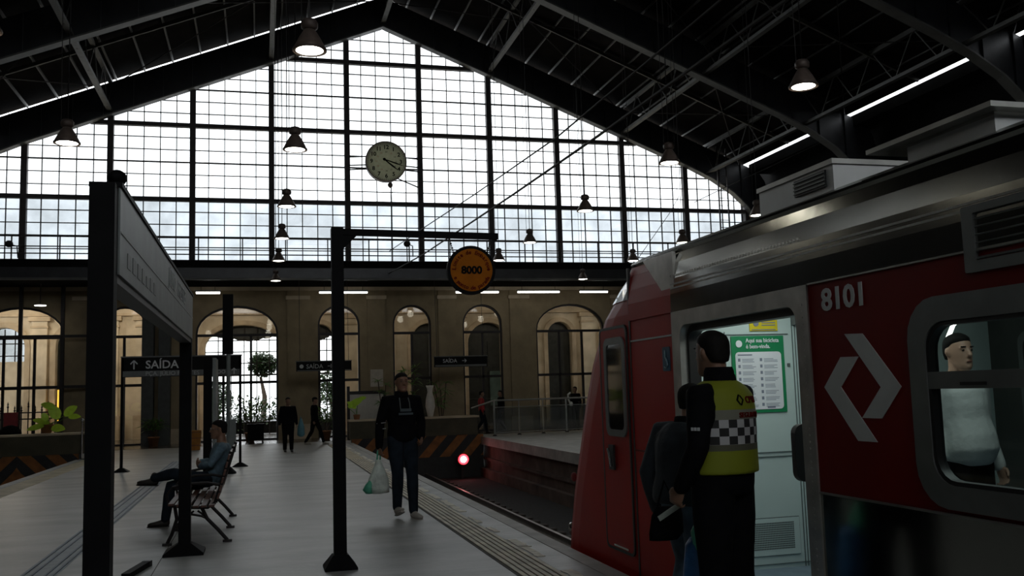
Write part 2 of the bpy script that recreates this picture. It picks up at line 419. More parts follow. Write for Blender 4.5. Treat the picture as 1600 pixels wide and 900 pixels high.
# entrance hall behind the arches
struct('floor_hall', MB().box(-14, 24, 43.2, 46, -.25, 0), 'asphalt')
INN = [(-10.9, -9.33), (-8.12, -6.6), (-2.23, 1.0), (2.05, 3.25), (6.78, 8.3), (9.39, 11.3), (13.26, 14.43), (16, 17.3)]
outer = [(-14, 0)]
for (a, b) in INN:
    r_ = min((b-a)/2, 1.0); pts = arch(a, b, 0, 4.75-r_, 4.75)
    outer += [(a, 0)]+list(reversed(pts[2:]))+[(b, 0)]
outer += [(24, 0), (24, 6.1), (-14, 6.1)]; clean = []
for p in outer:
    if not clean or (abs(p[0]-clean[-1][0])+abs(p[1]-clean[-1][1])) > 1e-4: clean.append(p)
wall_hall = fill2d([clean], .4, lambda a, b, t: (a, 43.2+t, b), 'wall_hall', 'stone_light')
tag(wall_hall, 'cream stone inner wall of the entrance hall', None, None, 'structure')
for i, (a, b) in enumerate(INN):                         # archivolts, imposts, pilasters
    r_ = min((b-a)/2, 1.0)
    pts_o = arch(a-.22, b+.22, 0, 4.75-r_, 4.97); pts_i = arch(a-.02, b+.02, 0, 4.75-r_, 4.77)
    fill2d([pts_o, pts_i], .12, lambda p, q, t: (p, 42.96+t, q), 'archivolt', 'stone_trim', wall_hall)
for x in (-11.3, -8.75, -6.0, -4.7, -3.1, 1.5, 4.0, 5.6, 8.9, 12.1, 15.2):
    MB().box(x-.3, x+.3, 42.78, 43.02, .9, 5.05).build('pilaster', 'stone_light', wall_hall)
    MB().box(x-.38, x+.38, 42.7, 43.02, 0, 1.0).build('plinth', 'stone_trim', wall_hall)
    MB().box(x-.42, x+.42, 42.66, 43.02, 5.0, 5.18).build('capital', 'stone_trim', wall_hall)
    MB().box(x-.34, x+.34, 42.72, 43.02, 4.72, 4.8).build('necking', 'stone_trim', wall_hall)
MB().box(-14, 24, 42.75, 43.02, 5.2, 5.32).build('cornice', 'stone_trim', wall_hall)
MB().box(-14, 24, 42.62, 43.02, 5.62, 5.8).build('cornice', 'stone_trim', wall_hall)
struct('ceiling_hall', MB().box(-14, 24, 37.4, 43.5, 6.0, 6.2), 'stone_light', 'hall ceiling behind the facade')
struct('wall_hall_left', MB().box(-14.2, -14, 36.9, 43.5, 0, 6.2), 'stone_light')
struct('wall_hall_right', MB().box(24, 24.2, 36.9, 43.5, 0, 6.2), 'stone_light')
# closed doors in the inner arches; glazed grids where daylight comes in
for i, (a, b) in enumerate(INN):
    n = i+1
    if i in (0, 2, 3):
        o = struct('window_2%d' % n, MB().box(a, b, 43.15, 43.2, 2.55, 2.62), 'iron_dark')
        m_ = 6 if i == 2 else 4
        for k in range(m_+1):
            x = a+(b-a)*k/m_; MB().box(x-.02, x+.02, 43.15, 43.2, 0 if i else 2.4, 4.7).build('glazing_bar', 'iron_dark', o)
        for z in (3.1, 3.6, 4.1):
            MB().box(a, b, 43.15, 43.2, z-.02, z+.02).build('glazing_bar', 'iron_dark', o)
        if i in (2, 3):                                   # dark scalloped awning hung in the arch head
            n_ = 8; pts = [(a, 43.3, 4.75), (b, 43.3, 4.75)]
            for q in range(n_*4+1):
                t_ = q/(n_*4); pts.append((b+(a-b)*t_, 43.3, 4.1+.5*abs(t_-.45)-.05*abs(math.sin(math.pi*n_*t_))))
            MB().prism(pts, (0, .02, 0)).build('awning', 'door_dark', o)
        if i == 0:
            MB().box(a-.02, b+.02, 43.1, 43.35, 0, 3.36).build('apron', 'stone_light', o)
            MB().box(a, b, 43.17, 43.18, 3.36, 4.75).build('pane', 'pane_dusty', o)
    else:
        o = struct('door_%d' % n, MB().box(a-.02, b+.02, 43.28, 43.36, 0, 4.75), 'door_dark', 'dark panelled door in an inner arch')
        c = (a+b)/2
        for (p, q) in ((a+.08, c-.04), (c+.04, b-.08)):
            for (z0, z1) in ((.2, 1.1), (1.2, 2.5), (2.7, 3.9)): MB().box(p, q, 43.24, 43.29, z0, z1).build('door_panel', 'door_dark', o)
        if i == 5: MB().box(c+.1, b-.12, 43.2, 43.25, .9, 2.5).build('door_light', 'teal_panel', o)

# balcony over the facade, with railing
YG = 35.0
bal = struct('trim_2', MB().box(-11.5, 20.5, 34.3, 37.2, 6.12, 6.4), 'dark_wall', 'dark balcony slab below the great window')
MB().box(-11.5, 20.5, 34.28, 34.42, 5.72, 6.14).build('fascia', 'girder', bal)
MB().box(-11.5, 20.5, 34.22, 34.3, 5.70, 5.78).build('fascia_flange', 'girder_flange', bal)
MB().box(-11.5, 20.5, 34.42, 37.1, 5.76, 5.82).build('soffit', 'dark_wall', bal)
for z in (6.62, 6.86, 7.2):
    MB().tube([(-11.5, 34.4, z), (20.5, 34.4, z)], .022, 6).build('handrail', 'iron_bar', bal)
for k in range(22):
    x = -10.9+k*1.48
    MB().box(x-.02, x+.02, 34.38, 34.42, 6.4, 7.2).build('baluster', 'iron_bar', bal)

# roof line (ridge at XR)
XR = 4.57
INNER = [(0, 15.43), (12.3, 10.46), (13.4, 9.95), (14.3, 9.4), (14.9, 8.85), (15.3, 8.2), (15.5, 7.3), (15.55, 5.0), (15.55, -.2)]
OUTER = [(0, 16.62), (15.0, 10.52), (15.3, 10.38), (15.6, 10.2), (15.8, 9.9), (15.95, 9.3), (16.0, 8.2), (16.0, 5.0), (16.0, -.2)]
def zin(x):
    d_ = abs(x-XR)
    for (a, za), (b, zb) in zip(INNER, INNER[1:]):
        if d_ <= b: return za+(zb-za)*(d_-a)/(b-a)
    return 0
def zdeck(x): return 16.62+.16-.4067*abs(x-XR)
def frame_mesh(kind):
    m1 = MB(); m2 = MB(); t = .05
    for sg in (-1, 1):
        P = [(XR+sg*x, z) for x, z in INNER]; Q = [(XR+sg*x, z) for x, z in OUTER]
        for k in range(len(P)-1):
            a, b, c, d_ = P[k], P[k+1], Q[k+1], Q[k]
            m1.prism([(a[0], -t, a[1]), (b[0], -t, b[1]), (c[0], -t, c[1]), (d_[0], -t, d_[1])], (0, 2*t, 0))
            m2.bar((a[0], 0, a[1]), (b[0], 0, b[1]), .34, .05, up=(-(b[1]-a[1])*sg, 0, abs(b[0]-a[0])+1e-3))
        for k in range(2, 16):                            # web stiffeners
            x = XR+sg*k*.98
            z0 = zin(x); z1 = 16.6-.4067*k*.98
            m1.box(x-.02, x+.02, -.13, .13, z0, min(z1, 16.5))
    return (m1, m2)
# roof deck
ceil = MB()
for sg in (-1, 1):
    x1 = XR+sg*14.95
    dz = -.07 if sg > 0 else 0
    a = (XR, zdeck(XR)+dz*.3); b = (x1, zdeck(x1)+dz)
    ceil.prism([(a[0], Y0, a[1]), (b[0], Y0, b[1]), (b[0], Y0, b[1]+.15), (a[0], Y0, a[1]+.15)], (0, 46.95, 0))
ceiling = struct('ceiling', ceil, 'deck', 'dark pitched train shed roof')
web, flg = frame_mesh(0)
wd = web.data('roof_frame'); fd = flg.data('frame_flange')
for yy in (34.72, 27.5, 20.0, 12.5, 5.0, -2.5, -10.0):
    o = link('roof_frame', wd, 'girder', ceiling); o.location.y = yy
    p = link('frame_flange', fd, 'girder_flange', o)
# main purlins with lacing, secondary purlins, mid-bay rafters
for dx in (0, -4.1, 4.1, -9.57, 9.57, -13.2, 13.2):
    x = XR+dx; zb = zin(x)+.1; zt = zdeck(x)-.08
    m = MB().box(x-.085, x+.085, Y0, 34.7, zb, zb+.1).box(x-.07, x+.07, Y0, 34.7, zt-.1, zt)
    k = 0; y = Y0
    while y < 34.2:
        m.bar((x, y, zb if k % 2 else zt), (x, y+.94, zt if k % 2 else zb), .03, .03); y += .94; k += 1
    m.build('purlin', 'purlin', ceiling)
for k in range(-15, 16):
    dx = k*.94
    if abs(dx) < .5: continue
    x = XR+dx; z = zdeck(x)
    MB().box(x-.025, x+.025, Y0, 34.85, z-.09, z-.005).build('deck_batten', 'purlin', ceiling)
for yb in (31.1, 23.75, 16.25, 8.75, 1.25, -6.25):
    for sg in (-1, 1):
        a = V(XR, yb, zdeck(XR)-.18); b = V(XR+sg*14.8, yb, zdeck(XR+14.8)-.18)
        MB().bar(a, b, .07, .12).build('rafter', 'purlin', ceiling)
        for (d0, d1) in ((.2, 9.4), (9.7, 14.6)):         # wind bracing rods
            for (ya, yc) in ((yb-3.5, yb+3.5), (yb+3.5, yb-3.5)):
                MB().tube([(XR+sg*d0, ya, zdeck(XR+d0)-.3), (XR+sg*d1, yc, zdeck(XR+d1)-.3)], .018, 5).build('brace', 'iron_dark', ceiling)
# light patches catch on the eave plates: gutter beams beyond the slit, side walls, near end
for sg, nm in ((1, 'wall_right'), (-1, 'wall_left')):
    x = XR+sg*16.02
    mbw = MB().box(min(x, x+sg*.3), max(x, x+sg*.3), Y0, 37.2, -1.5, 10.42)
    g0, g1 = sorted((XR+sg*15.06, XR+sg*16.3)); mbw.box(g0, g1, Y0, 34.6, 10.2, 10.57)
    yc_ = 12.5 if sg > 0 else 19.5; g0, g1 = sorted((XR+sg*14.7, XR+sg*16.3)); mbw.box(g0, g1, Y0, yc_, 10.5, 11.2)  # added block, out of view, shuts the near eave slit against daylight
    struct(nm, mbw, 'dark_wall', 'dark side wall of the shed')
mbw = MB().box(-12, 21, Y0-.3, Y0, -1.6, 9.0)
struct('wall_near', mbw, 'dark_wall', 'dark end wall behind the viewpoint')

# the great gable window
win = struct('window_30', MB().box(-11.3, 20.4, YG-.09, YG+.09, 6.38, 6.5), 'iron_bar', 'great glazed gable of the shed')
XM = [XR+1.3675+2.735*k for k in range(-6, 6)]
for x in XM:
    if zin(x) < 7: continue
    MB().box(x-.1, x+.1, YG-.13, YG+.1, 6.4, zin(x)+.25).build('mullion', 'iron_bar', win)
def xspan(z, lo=0.0):
    d_ = 15.5
    for (a, za), (b, zb) in zip(INNER, INNER[1:]):
        if zb <= z <= za: d_ = a+(b-a)*(za-z)/(za-zb); break
    return XR-d_, XR+d_
ZT = [8.67, 11.37, 14.07]
for z in ZT:
    a, b = xspan(z); MB().box(a-.2, b+.2, YG-.1, YG+.08, z-.075, z+.075).build('transom', 'iron_bar', win)
PWx = 2.735/5; PH = .45
zrows = []; z = 8.67
while z > 6.5: z -= PH
z0r = z
rows = []
k = 0
while True:
    z = z0r+k*PH
    if z > 15.4: break
    rows.append(z); k += 1
for z in rows:
    if z < 6.5 or min(abs(z-t) for t in ZT) < .05: continue
    thick = .05 if abs(((z-8.67)/1.35)-round((z-8.67)/1.35)) < .02 else .028
    a, b = xspan(z); MB().box(a-.1, b+.1, YG-.03, YG+.03, z-thick/2, z+thick/2).build('glazing_bar', 'iron_bar', win)
cols = [XM[0]+PWx*j for j in range(0, 56)]
for j, x in enumerate(cols):
    if j % 5 == 0 or zin(x) < 7 or x > 20 or x < -11: continue
    MB().box(x-.016, x+.016, YG-.028, YG+.028, 6.4, zin(x)+.2).build('glazing_bar', 'iron_bar', win)
MB().box(-11.2, 20.3, YG-.05, YG+.05, 7.29, 7.35).build('sill_bar', 'iron_bar', win)
pm = {}
def pane_mesh(kind):
    if kind not in pm: pm[kind] = MB().box(-PWx/2+.006, PWx/2-.006, -.004, .004, -PH/2+.006, PH/2-.006).data('pane')
    return pm[kind]
rest = {'pane_clear': MB(), 'pane_dusty': MB()}; cnt = 0; cand = []
for j in range(55):
    xc = cols[j]+PWx/2
    for z in rows:
        zc = z+PH/2
        if zc < 6.45: continue
        top = min(zin(xc-PWx/2), zin(xc+PWx/2))
        if zc-PH/2 > max(zin(xc-PWx/2), zin(xc+PWx/2)) or abs(xc-XR) > 15.5: continue
        low = zc < 8.67
        r2 = random.Random(j*97+int(z*100))
        kind = 'pane_dusty' if low else 'pane_clear'
        cand.append((xc, zc, kind))
cand.sort(key=lambda c: (c[0]-3.0)**2+(c[1]-9.5)**2*1.5)
for n, (xc, zc, kind) in enumerate(cand):
    tilt = random.uniform(-.012, .012)
    if n < 300:
        o = link('pane', pane_mesh(kind), kind, win); o.location = (xc, YG, zc); o.rotation_euler = (tilt, 0, 0)
    else:
        rest[kind].box(xc-PWx/2+.006, xc+PWx/2-.006, YG-.004, YG+.004, zc-PH/2+.006, zc+PH/2-.006)
for kind, m in rest.items():
    if m.v: tag(m.build('panes_beyond', kind, win, fix=False), kind='stuff')
# ladder and loose cables before the right end of the window
lx0, lx1 = ay(1123, 300, 34.2).x, ay(1137, 300, 34.2).x
ld_ = thing('ladder', 'thin iron ladder climbing the right end of the great window', 'ladder', ((lx0+lx1)/2, 34.2, 6.4))
for x in (lx0, lx1): MB().box(x-.022, x+.022, 34.17, 34.23, 6.4, 11.2).build('rail', 'iron_bar', ld_)
for k in range(15): MB().tube([(lx0, 34.2, 6.65+k*.3), (lx1, 34.2, 6.65+k*.3)], .013, 5).build('rung', 'iron_bar', ld_)
tag(MB().tube([ay(1062, 305, 33.9), ay(1045, 335, 33.9), ay(997, 404, 33.9)], .012, 5).build('stay_cable', 'cord'), 'slanting thin cable before the glazing above the train nose', 'cable')
tag(MB().tube([ay(1085, 316, 33.8), ay(1135, 292, 33.0), ay(1200, 262, 31), ay(1330, 200, 28)], .015, 5).build('roof_cable', 'cord'), 'thin cable rising from the glazing to the right eave', 'cable')
# two overhead wires of the track, with a strut
tag(MB().tube([(4.6, y, z) for y, z in ((6, 5.0), (12.2, 5.1), (16.9, 5.23), (26.7, 5.56), (34.2, 5.95))], .02, 5).build('contact_wire', 'cord'), 'thicker dark overhead wire running to the balcony', 'wire')
tag(MB().tube([(4.6, y, z) for y, z in ((6, 5.5), (14.0, 5.58), (20, 5.9), (26.9, 6.33), (34.2, 6.75))], .014, 5).build('carrier_wire', 'cord'), 'thinner dark overhead wire above the other one', 'wire')
# ================================================================== PIT ENDS, PARAPETS
def hazard(name, x0, x1, y, z0, z1, label, lean, chevron=None):
    o = struct(name, MB().box(x0, x1, y, y+.3, z0, z1), 'hazard_black', label)
    w_ = .36; k = -8
    if chevron is None: z0 += .8  # right stripes stop early; plain black below stands in for pit shade
    h = z1-z0
    while k < 14:
        segs = []
        if chevron is None: segs = [(x0+k*w_*2, lean)]
        else: segs = [(chevron+k*w_*2, 1.0), (chevron-k*w_*2-w_, -1.0)] if k >= -2 else []
        for (xb, ln) in segs:
            lo, hi = (x0, x1) if chevron is None else ((chevron, x1) if ln > 0 else (x0, chevron))
            # stripe as a clipped parallelogram: at z0 x=xb+ln*h (leaning), at z1 x=xb
            pts = []; N = 10
            for j in range(N+1):
                z = z0+h*j/N; off = ln*(h-(z-z0)); pts.append((min(max(xb+off, lo), hi), y-.006, z))
            for j in range(N, -1, -1):
                z = z0+h*j/N; off = ln*(h-(z-z0)); pts.append((min(max(xb+off+w_, lo), hi), y-.006, z))
            xs_ = [p[0] for p in pts]
            if max(xs_)-min(xs_) > .05: MB().prism(pts, (0, .006, 0)).build('hazard_stripe', 'hazard_orange', o)
        k += 1
    return o
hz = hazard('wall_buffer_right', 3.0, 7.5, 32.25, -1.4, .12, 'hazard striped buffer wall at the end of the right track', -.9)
MB().box(2.95, 7.3, 32.2, 32.9, .12, .72).build('parapet', 'olive_wall', hz)
MB().box(2.9, 7.35, 32.15, 32.95, .7, .76).build('parapet_cap', 'stone_trim', hz)
hz2 = hazard('wall_buffer_left', -9.4, PL_L, 29.6, -1.4, .16, 'black and orange chevron buffer wall at the end of the left track', 1, -6.55)
MB().box(-9.4, -4.75, 29.55, 30.3, .16, .72).build('parapet', 'olive_wall', hz2)
MB().box(-9.4, -4.7, 29.5, 30.35, .7, .75).build('parapet_cap', 'stone_trim', hz2)
struct('floor_end_left', MB().box(-9.4, PL_L, 29.9, 32.3, -.3, 0), 'floor')
# track: two rails on sleepers (the nearer rail lies under the platform lip)
def railbar(x, label, group=None):
    m = MB().box(x-.035, x+.035, Y0, 31.9, -1.13, -1.09).box(x-.012, x+.012, Y0, 31.9, -1.24, -1.12).box(x-.07, x+.07, Y0, 31.9, -1.27, -1.24)
    tag(m.build('rail', 'rail_steel'), label, 'rail')
railbar(5.4, 'shiny worn steel rail ahead of the train beside the far wall')
railbar(3.8, 'steel rail close under the platform edge')
sl = MB().box(3.3, 5.95, -.12, .12, -1.34, -1.27).data('sleeper')
for k in range(38):
    y = 9.0+k*.6
    o = link('sleeper', sl, 'sleeper'); o.location.y = y
    tag(o, 'dark timber sleeper under the rails', 'sleeper', 'sleepers of the right track')
# red signal lamp at the buffer
sg_ = thing('signal_lamp', 'glowing red signal lamp low in the track pit', 'signal', (6.64, 31.6, -1.32))
MB().box(6.6, 6.68, 31.75, 31.83, -1.32, -.5).build('post', 'iron_dark', sg_)
MB().tube([(6.64, 31.6, -.67), (6.64, 31.72, -.67), (6.64, 31.76, -.67)], [.2, .2, .12], 20).build('housing', 'iron_dark', sg_)
MB().disc((6.64, 31.58, -.67), .17, (0, -1, 0), .02, 24).build('lens', 'signal_red', sg_)
MB().disc((6.64, 31.56, -.67), .10, (0, -1, 0), .012, 24).build('bulb_core', 'signal_core', sg_)

# ================================================================== THE TRAIN
TX = 3.1
train = thing('train', 'red and stainless steel commuter train numbered 8101 with an open door', 'train', (4.6, 0, -1.1))
Yb = -11.0
def side(loops, name, m, parent=train, x=TX, d=.06):
    return fill2d(loops, d, lambda a, b, t: (x+d/2+t, a, b), name, m, parent)
rect = lambda a, b, c, d_: [(a, c), (b, c), (b, d_), (a, d_)]
side([rect(Yb, 4.87, -.55, .97)], 'lower_panel', 'steel')
WIN = (2.32, 4.0, .99, 1.98)
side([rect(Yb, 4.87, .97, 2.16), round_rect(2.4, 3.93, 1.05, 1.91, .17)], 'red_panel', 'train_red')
side([rect(4.87, 6.76, -.55, 2.16), round_rect(5.0, 6.62, -.30, 2.05, .10)], 'door_surround', 'steel_frame', x=TX-.012, d=.08)
side([round_rect(4.99, 6.63, -.31, 2.06, .11), round_rect(5.03, 6.59, -.27, 2.0, .08)], 'door_seal', 'rubber', x=TX+.05, d=.09)
for (z, hgt) in ((.965, .012), (2.16, .01)):
    MB().box(TX-.012, TX+.01, Yb, 4.86, z-hgt/2, z+hgt/2).build('moulding', 'steel_dull', train)
# curved cant panel and roof skin
PROF = [(3.1, 2.16), (3.102, 2.3), (3.112, 2.42), (3.13, 2.54), (3.155, 2.63)]
ROOF = [(3.155, 2.63), (3.25, 2.69), (3.5, 2.76), (3.9, 2.82), (4.6, 2.85), (5.3, 2.82), (5.7, 2.76), (5.95, 2.69), (6.045, 2.63), (6.1, 2.4), (6.1, -.55)]
def sweep(prof, y0, y1, name, m, parent=train, th=.02, smooth=True):
    mb_ = MB()
    for k in range(len(prof)-1):
        a, b = prof[k], prof[k+1]
        mb_.quad((a[0], y0, a[1]), (a[0], y1, a[1]), (b[0], y1, b[1]), (b[0], y0, b[1]))
    o = mb_.build(name, m, parent, smooth); s_ = o.modifiers.new('thickness', 'SOLIDIFY'); s_.thickness = th; s_.offset = 1 if name == 'roof_skin' else 0
    return o
sweep(PROF, Yb, 6.76, 'cant_panel', 'steel', smooth=False)
sweep(PROF, 6.76, 7.64, 'cab_cant_panel', 'train_red_lit', smooth=False)
sweep(ROOF, Yb, 7.64, 'roof_skin', 'steel_dull', smooth=False)
MB().tube([(3.15, Yb, 2.64), (3.15, 7.62, 2.64)], .022, 6).build('gutter', 'steel', train)
for z in (2.345, 2.375): MB().box(TX-.006, TX+.02, Yb, 6.76, z-.006, z+.006).build('seam', 'steel_dull', train)
MB().prism([(TX-.004, 6.70, 2.165), (TX-.004, 7.28, 2.63), (TX-.004, 6.70, 2.63)], (.03, 0, 0)).build('steel_corner', 'steel_frame', train)
rv = MB()
for k in range(46):
    y = 4.95+k*.04
    rv.box(TX-.009, TX+.01, y-.006, y+.006, 2.435, 2.447)
for k in range(60):
    z = -.2+k*.038
    rv.box(TX-.018, TX, 4.92, 4.932, z, z+.01)
tag(rv.build('rivets', 'steel_frame', train), kind='stuff')
# nose of the cab
YFZ = [(-.75, 10.0), (-.5, 10.04), (.1, 9.92), (.55, 9.75), (1.0, 9.52), (1.4, 9.32), (1.82, 9.05), (2.22, 8.68), (2.45, 8.3), (2.56, 8.08), (2.64, 7.92)]
def plan(yf, inset, yback):
    yf += .11; g = inset
    h = [(3.1+g, yback), (3.1+g, max(yback+.01, yf-.8)), (3.115+g, max(yback+.02, yf-.58)), (3.15+g, max(yback+.03, yf-.42)), (3.22+g, max(yback+.04, yf-.26)), (3.38+g, max(yback+.05, yf-.11)), (3.75+g*.5, max(yback+.06, yf-.02)), (4.6, max(yback+.07, yf+.03))]
    return h+[(9.2-a, b) for a, b in reversed(h[:-1])]
def shell(zs, name, m, yback, insets):
    rings = [[(a, b, z) for a, b in plan(yf, ins, yback)] for (z, yf), ins in zip(zs, insets)]
    return MB().loft(rings).build(name, m, train)
shell(YFZ[:8]+[(2.35, 8.46)], 'cab_shell', 'train_red_lit', 6.76, [0]*7+[.004, .015])
shell([(2.35, 8.48), (2.45, 8.3), (2.56, 8.08), (2.64, 7.92), (2.72, 7.8), (2.8, 7.72)], 'nose_fairing', 'nose_sky_glare', 7.655, [.006, .010, .025, .06, .25, .8])  # top coloured white to stand in for sky glare on the curve
MB().box(TX-.004, TX+.02, 7.625, 7.655, -.6, 2.62).build('cab_seam', 'rubber', train)
for (y0, y1, z) in ((6.78, 7.62, 1.985), (6.78, 7.62, 1.06)):
    MB().box(TX-.006, TX+.02, y0, y1, z-.007, z+.007).build('panel_line', 'decal_grey' if z > 1.5 else 'train_red', train)
# cab door
cd = side([round_rect(7.72, 8.36, .17, 2.12, .06)], 'cab_door', 'train_red_lit', x=TX-.012, d=.03)
side([round_rect(7.70, 8.38, .15, 2.14, .07), round_rect(7.725, 8.355, .175, 2.115, .055)], 'door_seal', 'rubber', cd, TX-.014, .03)
side([round_rect(7.745, 8.245, 1.16, 2.04, .09), round_rect(7.80, 8.19, 1.22, 1.98, .06)], 'window_frame', 'frame_grey', cd, TX-.026, .03)
side([round_rect(7.79, 8.20, 1.21, 1.99, .06)], 'window_pane', 'rubber', cd, TX-.018, .008)
bpy.data.materials['rubber'].node_tree.nodes['Principled BSDF'].inputs['Roughness'].default_value = .45
gm = mat('glass_dark', (.012, .014, .014), .06, var=0); cd.children[-1].data.materials[0] = gm
MB().box(TX-.03, TX-.01, 8.08, 8.2, .86, 1.08).build('handle_recess', 'rubber', cd)
MB().tube([(TX-.045, 8.1, .89), (TX-.05, 8.16, 1.05)], .012, 6).build('handle', 'chrome', cd)
MB().box(TX-.025, TX-.01, 7.82, 8.16, .19, .205).build('door_sill', 'chrome', cd)
MB().ell(ax(897, 745, 3.2), .03, .05, .05).build('marker_lamp', 'red_box', train, True)
MB().ell(ax(893, 826, 3.22), .03, .05, .07).build('head_lamp', 'chrome', train, True)
# accessibility sticker
st = side([round_rect(6.83, 6.97, 1.71, 1.90, .015)], 'sticker', 'sticker_blue', x=TX-.004, d=.006)
cy = 6.9
MB().tube([(TX-.008, 6.915, 1.875), (TX-.008, 6.915, 1.82), (TX-.008, 6.885, 1.80), (TX-.008, 6.865, 1.755)], .006, 5).build('wheelchair_mark', 'sticker_pale', st)
MB().tube([(TX-.008, cy+.005+.032*math.cos(t), 1.765+.032*math.sin(t)) for t in [math.radians(100+k*28) for k in range(9)]], .005, 5).build('wheelchair_mark', 'sticker_pale', st)
# number and emblem on the red panel
text('8101', .172, (TX-.004, 4.735, 1.995), (0, -1, 0), (0, 0, 1), 'decal_grey', train, 'number', bold=.0045, aspect=1.22)
def emb(pts, n): MB().prism([ax(px, py, TX-.004) for px, py in pts], (.004, 0, 0)).build(n, 'decal_grey', train)
emb([(1319, 522), (1347, 521), (1408, 604), (1378, 654), (1347, 653), (1376, 605)], 'emblem_half')
emb([(1313, 558), (1341, 557), (1314, 605), (1371, 691), (1341, 689), (1288, 605)], 'emblem_half')
# louvre
lv = side([round_rect(2.3, 3.57, 2.06, 2.36, .01), round_rect(2.38, 3.5, 2.11, 2.325, .01)], 'louvre', 'frame_grey', x=TX-.02, d=.04)
MB().box(TX+.012, TX+.03, 2.36, 3.52, 2.1, 2.33).build('louvre_back', 'rubber', lv)
for k in range(6):
    z = 2.118+k*.036
    MB().prism([(TX-.014, 2.37, z), (TX+.02, 2.37, z+.03), (TX+.022, 2.37, z+.026), (TX-.01, 2.37, z-.004)], (0, 1.14, 0)).build('slat', 'frame_grey', lv)
# saloon window
wf = side([round_rect(2.32, 4.0, .99, 1.98, .2), round_rect(2.45, 3.88, 1.10, 1.86, .13)], 'window_frame', 'frame_grey', x=TX-.02, d=.05)
MB().box(TX-.014, TX+.03, 2.44, 3.89, 1.545, 1.625).build('crossbar', 'frame_grey', wf)
side([round_rect(2.44, 3.89, 1.09, 1.87, .14), round_rect(2.47, 3.86, 1.12, 1.84, .12)], 'gasket', 'rubber', wf, TX-.012, .05)
for (z0, z1) in ((1.11, 1.55), (1.62, 1.85)): MB().box(TX+.018, TX+.022, 2.45, 3.87, z0, z1).build('pane', 'pane_train', wf)
MB().box(TX-.02, TX-.012, 3.5, 3.66, 1.56, 1.575).build('latch', 'rubber', wf)
# roof equipment
def roofbox(name, y0, y1, x0, x1, z0, z1, lid, m):
    b = MB().box(x0, x1, y0, y1, z0, z1).build(name, m, train)
    MB().box(x0-lid, x1+lid, y0-lid, y1+lid, z1, z1+.03).build('lid', 'steel_dull', b); return b
b1 = roofbox('air_unit', 4.72, 5.56, 3.22, 5.9, 2.6, 2.85, .012, 'frame_grey')
b1.data.materials.clear(); b1.data.materials.append(mat('unit_grey', (.52, .53, .52), .45, .3, var=.12, scale=3))
MB().box(3.208, 3.22, 4.79, 5.12, 2.73, 2.83).build('vent', 'rubber', b1)
for k in range(4): MB().box(3.2, 3.212, 4.79, 5.12, 2.742+k*.023, 2.748+k*.023).build('vent_slat', 'frame_grey', b1)
MB().box(3.6, 3.8, 4.708, 4.72, 2.68, 2.75).build('hatch', 'rubber', b1)
MB().box(3.19, 3.23, 4.3, 4.42, 2.64, 2.68).build('roof_clip', 'steel', train)
b2 = roofbox('resistor_unit', 3.47, 4.07, 3.22, 5.8, 2.6, 2.775, .0, 'unit_grey')
MB().box(3.14, 5.9, 3.4, 4.3, 2.79, 2.815).build('canopy', 'steel_dull', b2)
roofbox('cable_box', 1.2, 2.9, 3.3, 5.8, 2.6, 2.76, .01, 'frame_grey')
# underframe
MB().box(3.3, 5.9, Yb, 9.6, -.95, -.52).build('underframe', 'rubber', train)
for yy in (7.6, 5.2, -6, -8.4):
    for xx in (3.72, 5.34):
        MB().tube([(xx-.06, yy, -.69), (xx+.06, yy, -.69), (xx+.061, yy, -.69), (xx+.085, yy, -.69)], [.42, .42, .46, .46], 24).build('wheel', 'steel_dull', train)
# interior
IZ = .17
MB().box(3.16, 6.04, Yb, 6.75, IZ-.12, IZ).build('saloon_floor', 'interior_floor', train)
MB().box(3.16, 6.04, Yb, 6.75, 2.4, 2.44).build('saloon_ceiling', 'interior_wall', train)
MB().box(3.11, 3.2, 5.03, 6.59, IZ-.4, IZ-.02).build('threshold', 'steel_dull', train)
pt = MB().box(3.14, 6.06, 6.74, 6.8, IZ-.1, 2.5).build('partition', 'interior_wall', train)
MB().box(6.0, 6.05, Yb, 6.75, IZ, 2.4).build('far_lining', 'interior_dark', train)
MB().box(3.17, 3.2, Yb, 4.98, IZ, 1.04).build('near_lining', 'interior_dark', train)
MB().box(3.17, 3.2, Yb, 4.98, 1.92, 2.4).build('near_lining', 'interior_dark', train)
MB().box(3.17, 3.2, 4.0, 4.98, 1.0, 2.0).build('near_lining', 'interior_dark', train)
side([round_rect(5.6, 6.4, 1.0, 1.95, .1), round_rect(5.65, 6.35, 1.05, 1.9, .08)], 'far_window_frame', 'frame_grey', x=5.97, d=.03)
yp = 6.735
def pbox(x0, x1, z0, z1, n='panel_joint', m='interior_line', d=.004): return MB().box(x0, x1, yp-d, yp+.002, z0, z1).build(n, m, pt)
pbox(3.2, 4.14, 1.052, 1.058); pbox(3.2, 4.14, 1.018, 1.024)
for x in (4.115, 4.14): pbox(x, x+.005, IZ, 2.2)
pbox(3.52, 3.526, 1.36, 2.0); pbox(3.52, 4.08, 1.975, 1.981)
gr = pbox(3.62, 4.08, .27, .55, 'grille_panel', 'interior_wall', .006); pbox(3.62, 4.08, .266, .271); pbox(3.62, 4.08, .55, .555); pbox(4.078, 4.083, .27, .55); pbox(3.62, 3.625, .27, .55)
ms = MB()
for i in range(27):
    for j in range(13): ms.box(3.655+i*.014, 3.665+i*.014, yp-.008, yp-.004, .315+j*.016, .325+j*.016)
tag(ms.build('grille_holes', 'grille', pt), kind='stuff')
pbox(4.045, 4.06, .33, .345, 'lock'); pbox(4.06, 4.085, 1.72, 1.745, 'lock')
pbox(3.2, 4.2, .20, .205)
ps = pbox(3.575, 4.035, 1.365, 1.965, 'poster', 'poster_green', .006)
